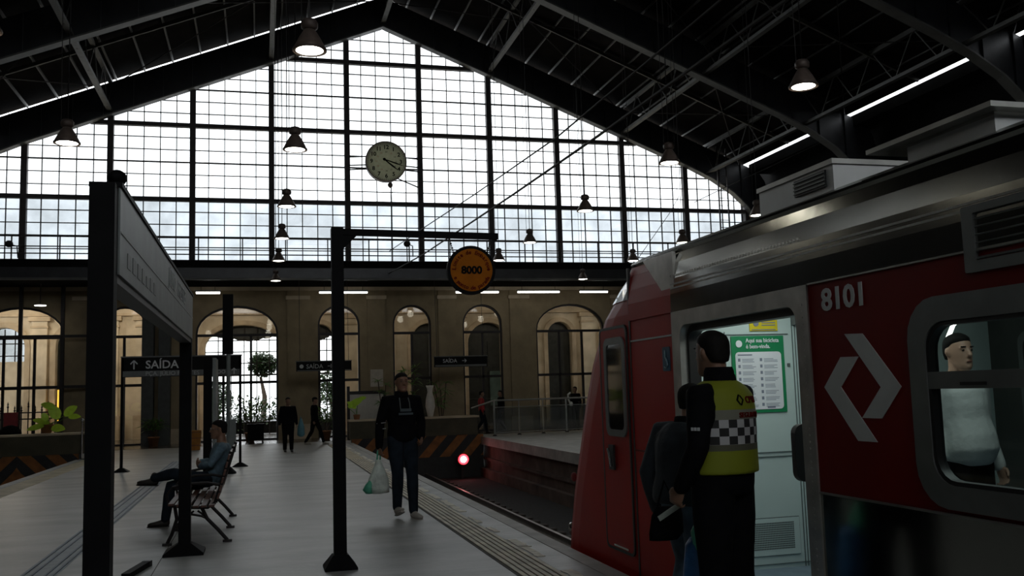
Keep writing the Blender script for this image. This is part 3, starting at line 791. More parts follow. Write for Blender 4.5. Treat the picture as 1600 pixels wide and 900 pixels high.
fill2d([round_rect(3.605, 4.005, 1.39, 1.84, .03)], .003, lambda a, b, t: (a, yp-.008+t, b), 'poster_sheet', 'poster_white', ps)
text('Aqui sua bicicleta', .046, (3.70, yp-.009, 1.915), (1, 0, 0), (0, 0, 1), 'poster_white', ps, bold=.0006, aspect=.9)
text('é bem-vinda.', .046, (3.70, yp-.009, 1.868), (1, 0, 0), (0, 0, 1), 'poster_white', ps, bold=.0006, aspect=.9)
MB().disc((3.64, yp-.008, 1.905), .028, (0, -1, 0), .003, 20).build('poster_badge', 'poster_white', ps)
for c_ in range(2):
    for j in range(8):
        z = 1.79-j*.05; x = 3.625+c_*.19
        MB().box(x, x+.02, yp-.0105, yp-.0095, z-.024, z).build('poster_icon', 'poster_ink', ps)
        for q in range(3): MB().box(x+.036, x+.036+random.uniform(.08, .125), yp-.0105, yp-.0095, z-.008-q*.011, z-.004-q*.011).build('poster_line', 'poster_ink', ps)
MB().box(3.625, 3.75, yp-.0105, yp-.0095, 1.812, 1.822).build('poster_line', 'poster_ink', ps)
MB().box(3.86, 3.93, yp-.0105, yp-.0095, 1.398, 1.412).build('poster_line', 'poster_ink', ps)
sy = pbox(3.745, 3.99, 2.005, 2.09, 'warning_sticker', 'sticker_yellow', .005)
MB().disc((3.80, yp-.006, 2.065), .024, (0, -1, 0), .003, 20).build('sticker_mark', 'poster_ink', sy)
for z in (2.066, 2.046): MB().box(3.85, 3.97, yp-.008, yp-.006, z, z+.008).build('sticker_line', 'poster_ink', sy)
MB().box(3.76, 3.97, yp-.008, yp-.006, 2.012, 2.018).build('sticker_line', 'poster_ink', sy)
MB().box(4.12, 4.24, yp-.05, yp, 2.05, 2.17).build('speaker_box', 'frame_grey', pt)
MB().tube([(4.18+.045*math.cos(k*.33), yp-.055, 2.115+.045*math.sin(k*.33)) for k in range(20)], .009, 6).build('speaker_ring', 'chrome', pt)
fill2d([round_rect(.0, .22, .97, 1.33, .06)], .05, lambda a, b, t: (3.265+a, 5.4+t, b), 'draught_pad', 'rubber', train)
MB().tube([(3.46, 5.42, IZ), (3.46, 5.42, 2.38)], .016, 8).build('grab_pole', 'chrome', train)
MB().tube([(4.55, 3.0, IZ), (4.55, 3.0, 2.38)], .016, 8).build('grab_pole', 'chrome', train)
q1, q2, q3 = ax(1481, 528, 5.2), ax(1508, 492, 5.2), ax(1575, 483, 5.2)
MB().tube([q1, q1.lerp(q2, .5)+V(0, .03, .02), q2], .017, 6).build('reflection_streak', 'tube_lit', train)  # glowing streak added in place of a reflection on the window glass
MB().tube([q2, q3], .006, 6).build('reflection_streak', 'tube_lit', train)
tl = MB().box(3.5, 3.62, 5.0, 6.5, 2.36, 2.4).build('ceiling_lamp', 'tube_lit', train); MB().box(3.46, 3.66, 4.96, 6.54, 2.385, 2.402).build('lamp_tray', 'frame_grey', train)
for (lx, ly, e) in ((3.75, 5.75, 5), (3.95, 4.1, 6)):
    ld = bpy.data.lights.new('saloon_light', 'AREA'); ld.shape = 'RECTANGLE'; ld.size = .25; ld.size_y = 1.3; ld.energy = e; ld.color = (.86, 1, .97)
    lo = bpy.data.objects.new('saloon_light', ld); COL.objects.link(lo); lo.location = Vector((lx, ly, 2.35))-train.location; lo.parent = train
# ================================================================== PENDANT LAMPS
def make_lamp():
    t = thing('pendant_lamp', 'x', 'lamp', (0, 0, 0), 'bell pendant lamps of the shed')
    MB().lathe([(.185, 0), (.19, .012), (.175, .05), (.13, .14), (.085, .215), (.06, .25)], n=24).build('bell_shade', 'lamp_shell', t, True)
    MB().lathe([(.198, -.006), (.198, .016), (.186, .018), (.186, -.006)], n=24, cap=False).build('rim', 'lamp_cap', t, True)
    MB().lathe([(.06, .25), (.095, .27), (.10, .33), (.075, .37), (.03, .385)], n=16).build('housing', 'lamp_cap', t, True)
    MB().lathe([(.001, -.012), (.12, -.008), (.178, .004), (.178, .008), (.001, .008)], n=24).build('lens', 'lamp_lens', t, True)
    return t
proto = make_lamp()
ROWS = {'a': (.58, [10.9, 15.5, 20.3, 24.5, 28.6, 33.6]), 'b': (7.2, [11.1, 15.5, 20.1, 24.7, 28.2]), 'c': (11.62, [20.2, 24.4, 28.1, 33.0]), 'd': (-2.86, [10.9, 15.6])}
LBL = {('a', 0): 'large lit bell lamp hanging left of the roof ridge', ('a', 1): 'dark bell lamp hanging level with the clock on its left', ('a', 2): 'bell lamp with ribbed shade below the lamp beside the clock',
       ('a', 3): 'small bell lamp third from the bottom of the central column of lamps', ('a', 4): 'small lit bell lamp just above the balcony edge left of the post', ('a', 5): 'lowest small lit bell lamp of the central column below the balcony edge',
       ('b', 0): 'lit bell lamp high above the train roof on the right', ('b', 1): 'lit bell lamp against the right end of the gable girder', ('b', 2): 'dark bell lamp before the glazing right of the overhead wires',
       ('b', 3): 'small bell lamp above the balcony right of the round orange sign', ('b', 4): 'dark small bell lamp touching the top right of the round orange sign',
       ('c', 0): 'bell lamp half hidden beside the roof unit of the train', ('c', 1): 'dark bell lamp just above the train nose at the glazing edge', ('c', 2): 'small bell lamp resting visually on the train nose outline', ('c', 3): 'small lit bell lamp under the balcony left of the train nose',
       ('d', 0): 'bell lamp cut by the left edge at the top of the photo', ('d', 1): 'large bell lamp at the left end of the gable girder'}
first = True
for r, (x, ys) in ROWS.items():
    for i, y in enumerate(ys):
        o = proto if first else copy_tree(proto); first = False
        o.location = (x, y, 5.6); o['label'] = LBL[(r, i)]
        top = zdeck(x)-.1
        MB().tube([(x, y, 5.97), (x+.01, y, 7.5), (x, y, top)], .009, 5).build('cord', 'cord', o)
        if r == 'a': MB().tube([(x-.09, y, 5.9), (x-.10, y, 8), (x-.09, y, top)], .006, 4).build('cord', 'cord', o)
        if i <= 1:
            ld = bpy.data.lights.new('lamp_light', 'POINT'); ld.energy = 3; ld.color = (1, .93, .75); ld.shadow_soft_size = .15
            lo = bpy.data.objects.new('lamp_light', ld); COL.objects.link(lo); lo.parent = o; lo.location = (0, 0, -.16)
# small recessed hall lamps and fluorescent tubes under the balcony
for k, (a, b, lab) in enumerate([(-2.19, -1.31, 'fluorescent tube beside the end of the long platform sign'), (2.15, 3.97, 'fluorescent tube crossed by the tall post'), (7.3, 9.04, 'fluorescent tube hidden partly by the round orange sign'), (9.76, 11.52, 'fluorescent tube right of the round orange sign'), (12.33, 13.55, 'fluorescent tube beside the train nose')]):
    t = thing('tube_light', lab, 'light', ((a+b)/2, 35.5, 5.45), 'tubes under the balcony')
    MB().box(a, b, 35.44, 35.56, 5.42, 5.48).build('tray', 'frame_grey', t); MB().tube([(a+.03, 35.5, 5.39), (b-.03, 35.5, 5.39)], .035, 8).build('tube', 'tube_lit', t)
    for x in (a+.2, b-.2): MB().tube([(x, 35.5, 5.48), (x, 35.5, 5.78)], .01, 5).build('hanger', 'iron_dark', t)
for k, (x, y, e) in enumerate([(-9.2, 40.2, 130), (-5.5, 40.2, 100), (-1.2, 40.2, 50), (3.4, 40.2, 28), (7.0, 40.2, 24), (11.0, 40.2, 30), (15.0, 40.2, 26)]):
    t = thing('hall_lamp', ['warm hall ceiling lamp behind the leftmost arch', 'warm hall ceiling lamp behind the narrow arch left of the long sign', 'warm hall ceiling lamp behind the wide daylit arch', 'warm hall ceiling lamp behind the arch at the gallows post', 'warm hall ceiling lamp behind the arch above the white vase', 'warm hall ceiling lamp behind the arch right of the vase', 'warm hall ceiling lamp behind the wide arch beside the train'][k], 'lamp', (x, y, 5.9), 'hall ceiling lamps')
    MB().lathe([(.02, .1), (.28, .08), (.3, 0), (.27, -.02)], (x, y, 5.9), 20).build('shade', 'lamp_cap', t, True)
    MB().disc((x, y, 5.88), .25, (0, 0, -1), .02, 20).build('lens', 'tube_lit', t)
    ld = bpy.data.lights.new('hall_light', 'POINT'); ld.energy = e*1.1; ld.color = (1, .88, .72); ld.shadow_soft_size = .25
    lo = bpy.data.objects.new('hall_light', ld); COL.objects.link(lo); lo.parent = t; lo.location = (0, 0, -.45)

# ================================================================== CLOCK
CX, CZ, CYk = 4.6, 10.19, 34.55
ck = thing('station_clock', 'large round station clock hung before the great window', 'clock', (CX, CYk, CZ-.78))
fill2d([[(.765*math.cos(k*math.pi/24), .765*math.sin(k*math.pi/24)) for k in range(48)], [(.715*math.cos(k*math.pi/24), .715*math.sin(k*math.pi/24)) for k in range(48)]], .2, lambda a, b, t: (CX+a, CYk+.1+t, CZ+b), 'case', 'iron_bar', ck)
MB().disc((CX, CYk-.015, CZ), .735, (0, -1, 0), .012, 48).build('dial', 'clock_face', ck)
fill2d([[(.77*math.cos(k*math.pi/24), .77*math.sin(k*math.pi/24)) for k in range(48)], [(.725*math.cos(k*math.pi/24), .725*math.sin(k*math.pi/24)) for k in range(48)]], .05, lambda a, b, t: (CX+a, CYk-.015+t, CZ+b), 'bezel', 'lamp_shell', ck)
yc = CYk-.03
for h in range(1, 13):
    a = math.radians(90-30*h); r = .545
    text(str(h), .21, (CX+r*math.cos(a), yc, CZ+r*math.sin(a)-.072), (1, 0, 0), (0, 0, 1), 'clock_ink', ck, 'numeral', 'CENTER', bold=.006)
    r = .36
    text(str(h+12 if h < 12 else 24), .085, (CX+r*math.cos(a), yc, CZ+r*math.sin(a)-.03), (1, 0, 0), (0, 0, 1), 'clock_red' if h in (1, 7, 8, 9, 10, 11) else 'clock_ink', ck, 'small_numeral', 'CENTER')
text('RELÓGIO', .075, (CX, yc, CZ-.30), (1, 0, 0), (0, 0, 1), 'clock_ink', ck, 'dial_lettering', 'CENTER') if False else None
mk = MB()
for k in range(60):
    a = math.radians(6*k); L = .035 if k % 5 else .05
    c, s_ = math.cos(a), math.sin(a); p = V(CX+.70*c, yc, CZ+.70*s_); q = V(CX+(.70-L)*c, yc, CZ+(.70-L)*s_); mk.bar(p, q, .014, .006, up=(0, 1, 0))
tag(mk.build('minute_marks', 'clock_ink', ck), kind='stuff')
def hand(ang, L, w_, nm, y):
    a = math.radians(90-ang); u = V(math.cos(a), 0, math.sin(a)); n = V(-u.z, 0, u.x); c = V(CX-.07, y, CZ+.07)
    MB().prism([c-u*.06+n*w_*.5, c-u*.06-n*w_*.5, c+u*L*.6-n*w_*.9, c+u*L, c+u*L*.6+n*w_*.9], (0, -.01, 0)).build(nm, 'clock_ink', ck)
hand(128, .68, .035, 'hour_hand', yc-.01); hand(108, .80, .03, 'minute_hand', yc-.025)
MB().disc((CX-.07, yc-.03, CZ+.07), .055, (0, -1, 0), .015, 16).build('hub', 'clock_ink', ck)
for z in (CZ+.20, CZ-.12, CZ-.28):
    MB().tube([(XM[5], YG-.14, z), (CX-.7, CYk+.12, z)], .025, 6).build('bracket_bar', 'iron_bar', ck)
    MB().tube([(CX+.7, CYk+.12, z), (XM[6], YG-.14, z)], .025, 6).build('bracket_bar', 'iron_bar', ck)
MB().tube([(CX+.45, CYk+.1, CZ-.62), (XM[6], YG-.14, CZ-.92)], .025, 6).build('bracket_bar', 'iron_bar', ck)
MB().lathe([(.02, 0), (.09, .06), (.10, .14), (.05, .2)], (CX+.15, CYk+.08, CZ-.98), 12).build('cable_gland', 'lamp_shell', ck, True)
MB().tube([(CX+.15, CYk+.08, CZ-.9), (CX+.17, CYk+.1, 8.5), (CX+.16, CYk+.1, 6.4)], .012, 5).build('cable', 'cord', ck)

# ================================================================== SIGNS ON THE PLATFORM
# long board between two black posts, parallel to the track
SX = -.75; ya, yb_ = 5.05, 10.7
bd = thing('platform_sign', 'long grey station name board on two black posts, nearest the camera', 'sign', (SX, 8, 0))
for (y, w_) in ((ya, .06), (yb_, .06)):
    MB().box(SX-w_, SX+w_, y-w_, y+w_, 0, 2.69).build('post', 'black_paint', bd)
    MB().loft([[(SX+a*.2, y+b*.2, 0) for a, b in ((-1,-1),(1,-1),(1,1),(-1,1))], [(SX+a*.2, y+b*.2, .025) for a, b in ((-1,-1),(1,-1),(1,1),(-1,1))], [(SX+a*.07, y+b*.07, .11) for a, b in ((-1,-1),(1,-1),(1,1),(-1,1))]]).build('base_plate', 'black_paint', bd)
pn = MB().box(SX-.07, SX+.07, ya+.06, yb_-.06, 2.24, 2.70).build('panel', 'board_grey', bd)
MB().box(SX+.07, SX+.074, ya+.08, yb_-.08, 2.455, 2.465).build('divider', 'print_grey', pn)
MB().box(SX-.08, SX+.08, ya+.05, yb_-.05, 2.69, 2.715).build('top_rail', 'black_paint', pn)
MB().box(SX-.055, SX+.055, ya+.08, yb_-.08, 2.20, 2.24).build('light_trough', 'board_dark', pn)
text('JÚLIO', .2, (SX+.073, yb_-2.9, 2.50), (0, 1, 0), (0, 0, 1), 'print_grey', pn, aspect=1.25); text('PRESTES', .2, (SX+.073, yb_-2.05, 2.50), (0, 1, 0), (0, 0, 1), 'print_grey', pn, aspect=1.25)
text('Plataforma 1', .10, (SX+.073, ya+.45, 2.33), (0, 1, 0), (0, 0, 1), 'print_grey', pn, aspect=1.3) if False else None
for k in range(7):                                       # faded, unreadable print on the lower band
    y = ya+.35+k*.22
    MB().box(SX+.07, SX+.0735, y, y+.13, 2.31, 2.31+random.uniform(.06, .09)).build('faded_print', 'sign_grey', pn)
MB().tube([(SX, ya+.3, 2.71), (SX, ya+.32, 2.8), (SX+.03, ya+.5, 2.74)], .015, 6).build('cable_loop', 'black_paint', bd)
MB().ell((SX+.02, ya+.30, 2.79), .05, .06, .045).build('small_camera', 'black_paint', bd, True)

# gallows post with round orange sign
gp = thing('gallows_post', 'black post with horizontal arm carrying the round orange sign', 'post', (.73, 9.15, 0))
MB().box(.675, .79, 9.09, 9.21, 0, 3.2).build('post', 'black_paint', gp)
MB().loft([[(.732+a*.15, 9.15+b*.15, 0) for a, b in ((-1,-1),(1,-1),(1,1),(-1,1))], [(.732+a*.15, 9.15+b*.15, .02) for a, b in ((-1,-1),(1,-1),(1,1),(-1,1))], [(.732+a*.07, 9.15+b*.07, .13) for a, b in ((-1,-1),(1,-1),(1,1),(-1,1))]]).build('base_plate', 'black_paint', gp)
MB().bar((.70, 9.15, 3.165), (2.33, 9.15, 3.14), .06, .06).build('arm', 'black_paint', gp)
MB().prism([(.79, 9.13, 3.14), (.93, 9.13, 3.14), (.79, 9.13, 3.0)], (0, .04, 0)).build('gusset', 'black_paint', gp)
rs = thing('round_sign', 'round orange stopping point sign reading 8000 hung on chains', 'sign', (2.04, 9.15, 2.55))
RX, RZ = 2.045, 2.795
MB().tube([(RX, 9.12, RZ), (RX, 9.17, RZ)], .245, 40).build('rim', 'black_paint', rs)
MB().disc((RX, 9.118, RZ), .213, (0, -1, 0), .006, 40).build('face', 'sign_orange', rs)
text('8000', .105, (RX, 9.106, RZ-.036), (1, 0, 0), (0, 0, 1), 'clock_ink', rs, 'number', 'CENTER', bold=.004)
def arc_text(s_, r, a0, a1, size, inward):
    n = len(s_)
    for i, ch in enumerate(s_):
        if ch == ' ': continue
        a = math.radians(a0+(a1-a0)*i/(n-1)); u = V(math.cos(a), 0, math.sin(a)); t = V(math.sin(a), 0, -math.cos(a))
        if inward: up, rt, rr = -u, -t, r+size*.33
        else: up, rt, rr = u, t, r-size*.33
        text(ch, size, V(RX, 9.108, RZ)+u*rr, rt, up, 'sign_red_ink', rs, 'rim_letter', 'CENTER', bold=.0012)
arc_text('Limite de Embarque', .178, 176, 2, .055, False)
arc_text('e ponto de parada', .178, 206, 334, .055, True)
for sx in (-1, 1):
    for k in range(7):
        a = V(RX+sx*.17, 9.145, RZ+.17); b = V(RX+sx*.215, 9.145, 3.12); p = a.lerp(b, k/7); q = a.lerp(b, (k+.8)/7)
        MB().tube([p, q], .007 if k % 2 else .011, 5).build('chain_link', 'iron_dark', rs)

# exit sign on two thin posts, across the platform
def ssign(name, label, x0, x1, y, z0, z1, split, posts=True):
    t = thing(name, label, 'sign', ((x0+x1)/2, y, 0 if posts else z0))
    p = MB().box(x0, x1, y-.04, y+.04, z0, z1).build('panel', 'sign_black', t)
    MB().box(x0+.03, x1-.03, y-.045, y-.04, z0+.01, split).build('lower_band', 'sign_grey', p)
    MB().box(x0-.02, x1+.02, y-.05, y+.05, z1, z1+.03).build('top_rail', 'sign_grey', p)
    return t, p
def arrow(p, x, z, s_, d, y, m='sign_white'):
    u = V(0, 0, 1) if d == 'up' else V(1, 0, 0); n = V(1, 0, 0) if d == 'up' else V(0, 0, 1); c = V(x, y, z)
    MB().bar(c-u*s_*.5, c+u*s_*.42, s_*.14, .004, up=(0, 1, 0)).build('arrow', m, p)
    for q in (-1, 1): MB().bar(c+u*s_*.5, c+u*s_*.1+n*q*s_*.38, s_*.14, .004, up=(0, 1, 0)).build('arrow', m, p)
t, p = ssign('exit_sign', 'black exit sign board reading SAÍDA on thin posts across the platform', -3.05, -.40, 23.5, 2.15, 2.60, 2.29)
for x, zt in ((-3.03, 2.62), (-.42, 2.62)):
    MB().box(x-.03, x+.03, 23.46, 23.54, 0, zt).build('post', 'black_paint', t)
    MB().loft([[(x+a*.18, 23.5+b*.18, 0) for a, b in ((-1,-1),(1,-1),(1,1),(-1,1))], [(x+a*.05, 23.5+b*.05, .09) for a, b in ((-1,-1),(1,-1),(1,1),(-1,1))]]).build('base_plate', 'black_paint', t)
text('SAÍDA', .26, (-2.53, 23.45, 2.345), (1, 0, 0), (0, 0, 1), 'sign_white', p, bold=.004)
text('PÇA. JÚLIO PRESTES', .135, (-2.53, 23.45, 2.18), (1, 0, 0), (0, 0, 1), 'print_grey', p)
arrow(p, -2.78, 2.43, .2, 'up', 23.45); arrow(p, -.56, 2.24, .14, 'up', 23.45)
text('OO', .12, (-.95, 23.45, 2.19), (1, 0, 0), (0, 0, 1), 'sign_white', p)
t, p = ssign('hanging_exit_sign', 'hanging exit sign reading SAÍDA behind the tall gallows post', 1.28, 3.2, 34.2, 2.46, 2.80, 2.5, False)
text('SAÍDA', .21, (1.62, 34.15, 2.56), (1, 0, 0), (0, 0, 1), 'sign_white', p); arrow(p, 2.45, 2.635, .17, 'right', 34.15)
MB().disc((1.46, 34.155, 2.635), .07, (0, -1, 0), .004, 16).build('symbol', 'sign_white', p)
for x in (1.4, 3.1): MB().tube([(x, 34.2, 2.82), (x, 34.45, 5.75)], .008, 4).build('hanger', 'cord', t)
t, p = ssign('hanging_exit_sign', 'hanging exit sign reading SAÍDA right of the walking man', 6.19, 8.17, 34.2, 2.50, 2.87, 2.58, False)
text('SAÍDA', .19, (6.5, 34.15, 2.66), (1, 0, 0), (0, 0, 1), 'sign_white', p); arrow(p, 7.3, 2.72, .16, 'right', 34.15)
for x in (6.3, 8.05): MB().tube([(x, 34.2, 2.89), (x, 34.45, 5.75)], .008, 4).build('hanger', 'cord', t)
# column speaker on a grey pole, and a tall dark totem
t = thing('speaker_column', 'grey pole topped by a tall black box rising above the exit sign', 'pole', (-.63, 21.45, 0))
MB().tube([(-.63, 21.45, 0), (-.63, 21.45, 2.6)], .045, 10).build('pole', 'board_grey', t)
MB().box(-.75, -.53, 21.35, 21.55, 2.55, 3.85).build('box', 'black_paint', t)
MB().lathe([(.17, 0), (.17, .03), (.06, .14)], (-.63, 21.45, 0), 14).build('base', 'black_paint', t)
MB().box(-.60, -.47, 21.38, 21.42, .45, 1.15).build('plate', 'board_grey', t)
t = thing('info_totem', 'tall dark information totem with a pale grey side behind the seated man', 'totem', (-.95, 19.6, 0))
MB().box(-1.04, -.88, 19.5, 19.62, 0, 2.42).build('edge_post', 'black_paint', t)
MB().box(-.87, -.81, 19.52, 20.6, .55, 2.40).build('panel', 'board_grey', t)
MB().box(-1.1, -.78, 19.45, 20.65, 0, .05).build('base', 'black_paint', t)

# ================================================================== BENCH
BX = -.93
bench = thing('bench', 'cast iron bench with dark wooden slats on the platform', 'bench', (-.65, 12.5, 0))
def bench_end(y):
    m = MB(); T = lambda pts, r=.018: m.tube([(x, y, z) for x, z in pts], r, 6)
    T([(-.98, .02), (-.93, .12), (-.88, .28), (-.90, .41)], .022)
    T([(-.34, .02), (-.44, .14), (-.56, .27), (-.62, .40)], .022)
    m.box(-1.03, -.93, y-.03, y+.03, 0, .025); m.box(-.39, -.29, y-.03, y+.03, 0, .025)
    T([(-.95, .43), (-.75, .40), (-.55, .39), (-.47, .44)], .02)
    T([(-.47, .44), (-.42, .60), (-.36, .80), (-.30, 1.0)], .024)
    T([(-.88, .28), (-.75, .33), (-.62, .30), (-.56, .27)], .014)
    T([(-.86, .2), (-.78, .30), (-.70, .36)], .012); T([(-.5, .2), (-.58, .30), (-.66, .36)], .012)
    T([(-.96, .43), (-.99, .55), (-.93, .63), (-.82, .60), (-.80, .53), (-.86, .50)], .016)
    T([(-.93, .63), (-.75, .66), (-.55, .66), (-.42, .63)], .018)
    return m
for y in (11.36, 12.54, 13.72): bench_end(y).build('iron_frame', 'iron_dark', bench)
for k in range(6):
    x = -.96+k*.085; z = .445-.012*min(k, 3)
    MB().box(x, x+.06, 11.2, 13.9, z, z+.022).build('seat_slat', 'wood_slat', bench)
for k in range(6):
    z = .52+k*.085; x = -.445+(z-.44)*.26-.01
    MB().bar((x, 11.2, z), (x, 13.9, z), .02, .06, up=(.25, 0, 1)).build('back_slat', 'wood_slat', bench)
# dark bar on the floor in front of the camera
t = thing('floor_bar', 'short black bar propped on the platform floor beside the near sign post', 'bar', (-1.12, 9.75, 0))
MB().bar((-1.17, 9.45, .02), (-1.06, 9.98, .03), .075, .05).build('bar', 'black_paint', t)
MB().bar((-1.055, 10.0, .03), (-1.04, 10.06, .03), .08, .055).build('end_cap', 'rubber', t)

# ================================================================== LEFT GROUP: plants, fence, boxes
def leaf(m, base, dirv, L, W, droop, up=V(0, 0, 1)):
    dirv = Vector(dirv).normalized(); sd = dirv.cross(up).normalized(); n = 6; a = []; b = []; c = []
    for k in range(n+1):
        t = k/n; p = Vector(base)+dirv*L*t+up*(-droop*L*t*t); w_ = W*1.75*((t+.03)**.55)*((1.02-t)**.75)
        a.append(p+sd*w_/2+up*.03*w_); b.append(p-V(0, 0, .1*w_)); c.append(p-sd*w_/2+up*.03*w_)
    i = len(m.v); m.v += a+b+c
    for k in range(n):
        m.f.append((i+k, i+k+1, i+n+1+k+1, i+n+1+k)); m.f.append((i+n+1+k, i+n+1+k+1, i+2*(n+1)+k+1, i+2*(n+1)+k))
    return m
t = thing('potted_plant', 'broad lime green leaved plant in a terracotta pot on the left parapet', 'plant', (-5.86, 29.9, .765))
MB().lathe([(.13, .765), (.17, .98), (.19, .98), (.19, 1.02), (.15, 1.02)], (-5.86, 29.9, 0), 16).build('pot', 'terracotta', t, True)
MB().disc((-5.86, 29.9, .99), .15, (0, 0, 1), .01, 16).build('soil', 'soil', t)
for (px, py, L, W, dx, dz) in [(85, 642, .5, .42, -.35, .7), (75, 633, .42, .30, -.7, .35), (111, 640, .48, .36, .55, .5), (117, 650, .34, .24, .9, .1), (64, 657, .48, .24, -.9, .35), (55, 667, .45, .25, -.9, -.1), (93, 668, .42, .34, .4, .0), (70, 650, .3, .25, -.3, .6)]:
    c = ay(px, py, 29.7); base = c-V(dx, 0, dz).normalized()*L*.5
    MB().tube([(-5.86, 29.9, .98), ((-5.86+base.x)/2, 29.8, (base.z+1.0)/2-.03), base], .011, 5).build('stalk', 'leaf_green', t)
    leaf(MB(), base, (dx, -.2, dz), L, W, .25, up=V(0, -.85, .5).normalized()).build('leaf', 'leaf_lime', t, True, fix=False)
t = thing('iron_fence', 'wrought iron fence with spear tips behind the left parapet', 'fence', (-8, 33, 0))
for z in (1.14, 1.34): MB().box(-9.4, -6.2, 32.98, 33.02, z-.02, z+.02).build('rail', 'iron_dark', t)
for k in range(17):
    x = -9.35+k*.195; tall = k % 3 == 0
    b = MB().box(x-.015, x+.015, 32.985, 33.015, 0, 1.5 if tall else 1.38).build('bar', 'iron_dark', t)
    MB().lathe([(.006, 0), (.04, .05), (.012, .09), (.028, .12), (.002, .22)], (x, 33, 1.48 if tall else 1.36), 6).build('spear_tip', 'iron_dark', b)
tag(MB().box(-7.68, -7.28, 32.86, 32.95, .88, 1.36).build('red_box', 'red_box'), 'red box hung on the iron fence at the far left', 'box')
o = thing('bin', 'dark domed bin behind the left parapet', 'bin', (-7.1, 31.2, 0))
MB().lathe([(.28, 0), (.3, .7)], (-7.1, 31.2, 0), 16).build('drum', 'olive_wall', o, True); MB().lathe([(.32, .7), (.3, .82), (.2, .95), (.05, 1.0)], (-7.1, 31.2, 0), 16).build('dome_lid', 'dark_wall', o, True)
t = thing('stanchion', 'slim chrome stanchion at the end of the left parapet', 'stanchion', (-4.86, 29.4, 0))
MB().tube([(-4.84, 29.4, 0), (-4.84, 29.4, 1.08)], .03, 10).build('post', 'chrome', t); MB().ell((-4.84, 29.4, 1.11), .045, .045, .045).build('knob', 'chrome', t, True); MB().lathe([(.15, 0), (.14, .02), (.03, .04)], (-4.84, 29.4, 0), 16).build('foot', 'chrome', t)
t = thing('lit_sign', 'narrow amber lit sign standing inside the left arch', 'lit sign', (-7.84, 42.36, 0))
MB().box(-7.92, -7.76, 42.3, 42.42, .9, 2.15).build('lit_panel', 'amber_lit', t); MB().box(-7.94, -7.74, 42.32, 42.44, 0, .9).build('stand', 'iron_dark', t)
t = thing('wooden_planter', 'orange brown planter box behind the seated man', 'planter', (-1.93, 32.0, 0))
MB().loft([[(-1.93+a*.13, 32+b*.13, 0) for a, b in ((-1,-1),(1,-1),(1,1),(-1,1))], [(-1.93+a*.17, 32+b*.17, .62) for a, b in ((-1,-1),(1,-1),(1,1),(-1,1))]]).build('box', 'orange_box', t)
for z in (.15, .38, .56): MB().box(-2.11, -1.75, 31.83, 31.86, z-.02, z+.02).build('band', 'terracotta', t)
random.seed(3)
def dracaena(label, x, y, z0, h, nst, spread, m='leaf_green', pot='terracotta', cat='plant', group=None, clumps=3):
    t = thing('dracaena', label, cat, (x, y, z0), group)
    MB().lathe([(.14, z0), (.19, z0+.3), (.21, z0+.3), (.2, z0+.34)], (x, y, 0), 14).build('pot', pot, t, True)
    for s_ in range(nst):
        a = 2*math.pi*s_/nst+.4; top = V(x+spread*math.cos(a)*.5, y+spread*math.sin(a)*.5, z0+h*random.uniform(.75, 1))
        MB().tube([(x, y, z0+.3), V(x, y, z0+.3).lerp(top, .5)+V(.03, 0, 0), top], .018, 5).build('stem', 'trunk', t)
        for c in range(clumps):
            p = V(x, y, z0+.3).lerp(top, 1-.22*c)
            mm = MB()
            for q in range(10):
                b_ = random.uniform(0, 6.28); leaf(mm, p, (math.cos(b_), math.sin(b_), random.uniform(.1, 1.1)), random.uniform(.28, .5), .06, random.uniform(.2, .7))
            mm.build('leaf_tuft', m, t, False, fix=False)
    return t
dracaena('tall narrow leaved plant beside the notice on the pier', 4.2, 33.6, 0, 2.35, 2, .3)
dracaena('bushy narrow leaved plant rising behind the walking man', 5.2, 33.9, 0, 2.65, 4, .6)
dracaena('pale thin leaved plant right of the white vase', 6.3, 33.7, 0, 2.0, 3, .5)
dracaena('low dark plant in a brown box beside the dark pier', -3.55, 35.6, 0, 1.0, 4, .5, pot='terracotta')
dracaena('spiky plant beside the doorway at the gallows post', 2.35, 35.2, 0, 1.2, 3, .5)
dracaena('dark bushy plant at the foot of the wide arch', -.3, 36.2, 0, 1.6, 5, .9)
t = thing('lime_leaf_plant', 'single bright lime leaf plant beside the gallows post', 'plant', (3.2, 32.5, .76))
MB().lathe([(.09, .76), (.12, .92), (.1, .93)], (3.2, 32.5, 0), 12).build('pot', 'terracotta', t, True)
for (px, py, L, W, dx, dz) in [(556, 628, .62, .34, .8, .55), (549, 632, .4, .26, -.6, .5), (566, 622, .3, .2, .9, .3)]:
    c = ay(px, py, 32.45); base = c-V(dx, 0, dz).normalized()*L*.5
    MB().tube([(3.2, 32.5, .9), base], .01, 5).build('stalk', 'leaf_green', t); leaf(MB(), base, (dx, -.2, dz), L, W, .15, up=V(0, -.85, .5).normalized()).build('leaf', 'leaf_lime', t, True, fix=False)
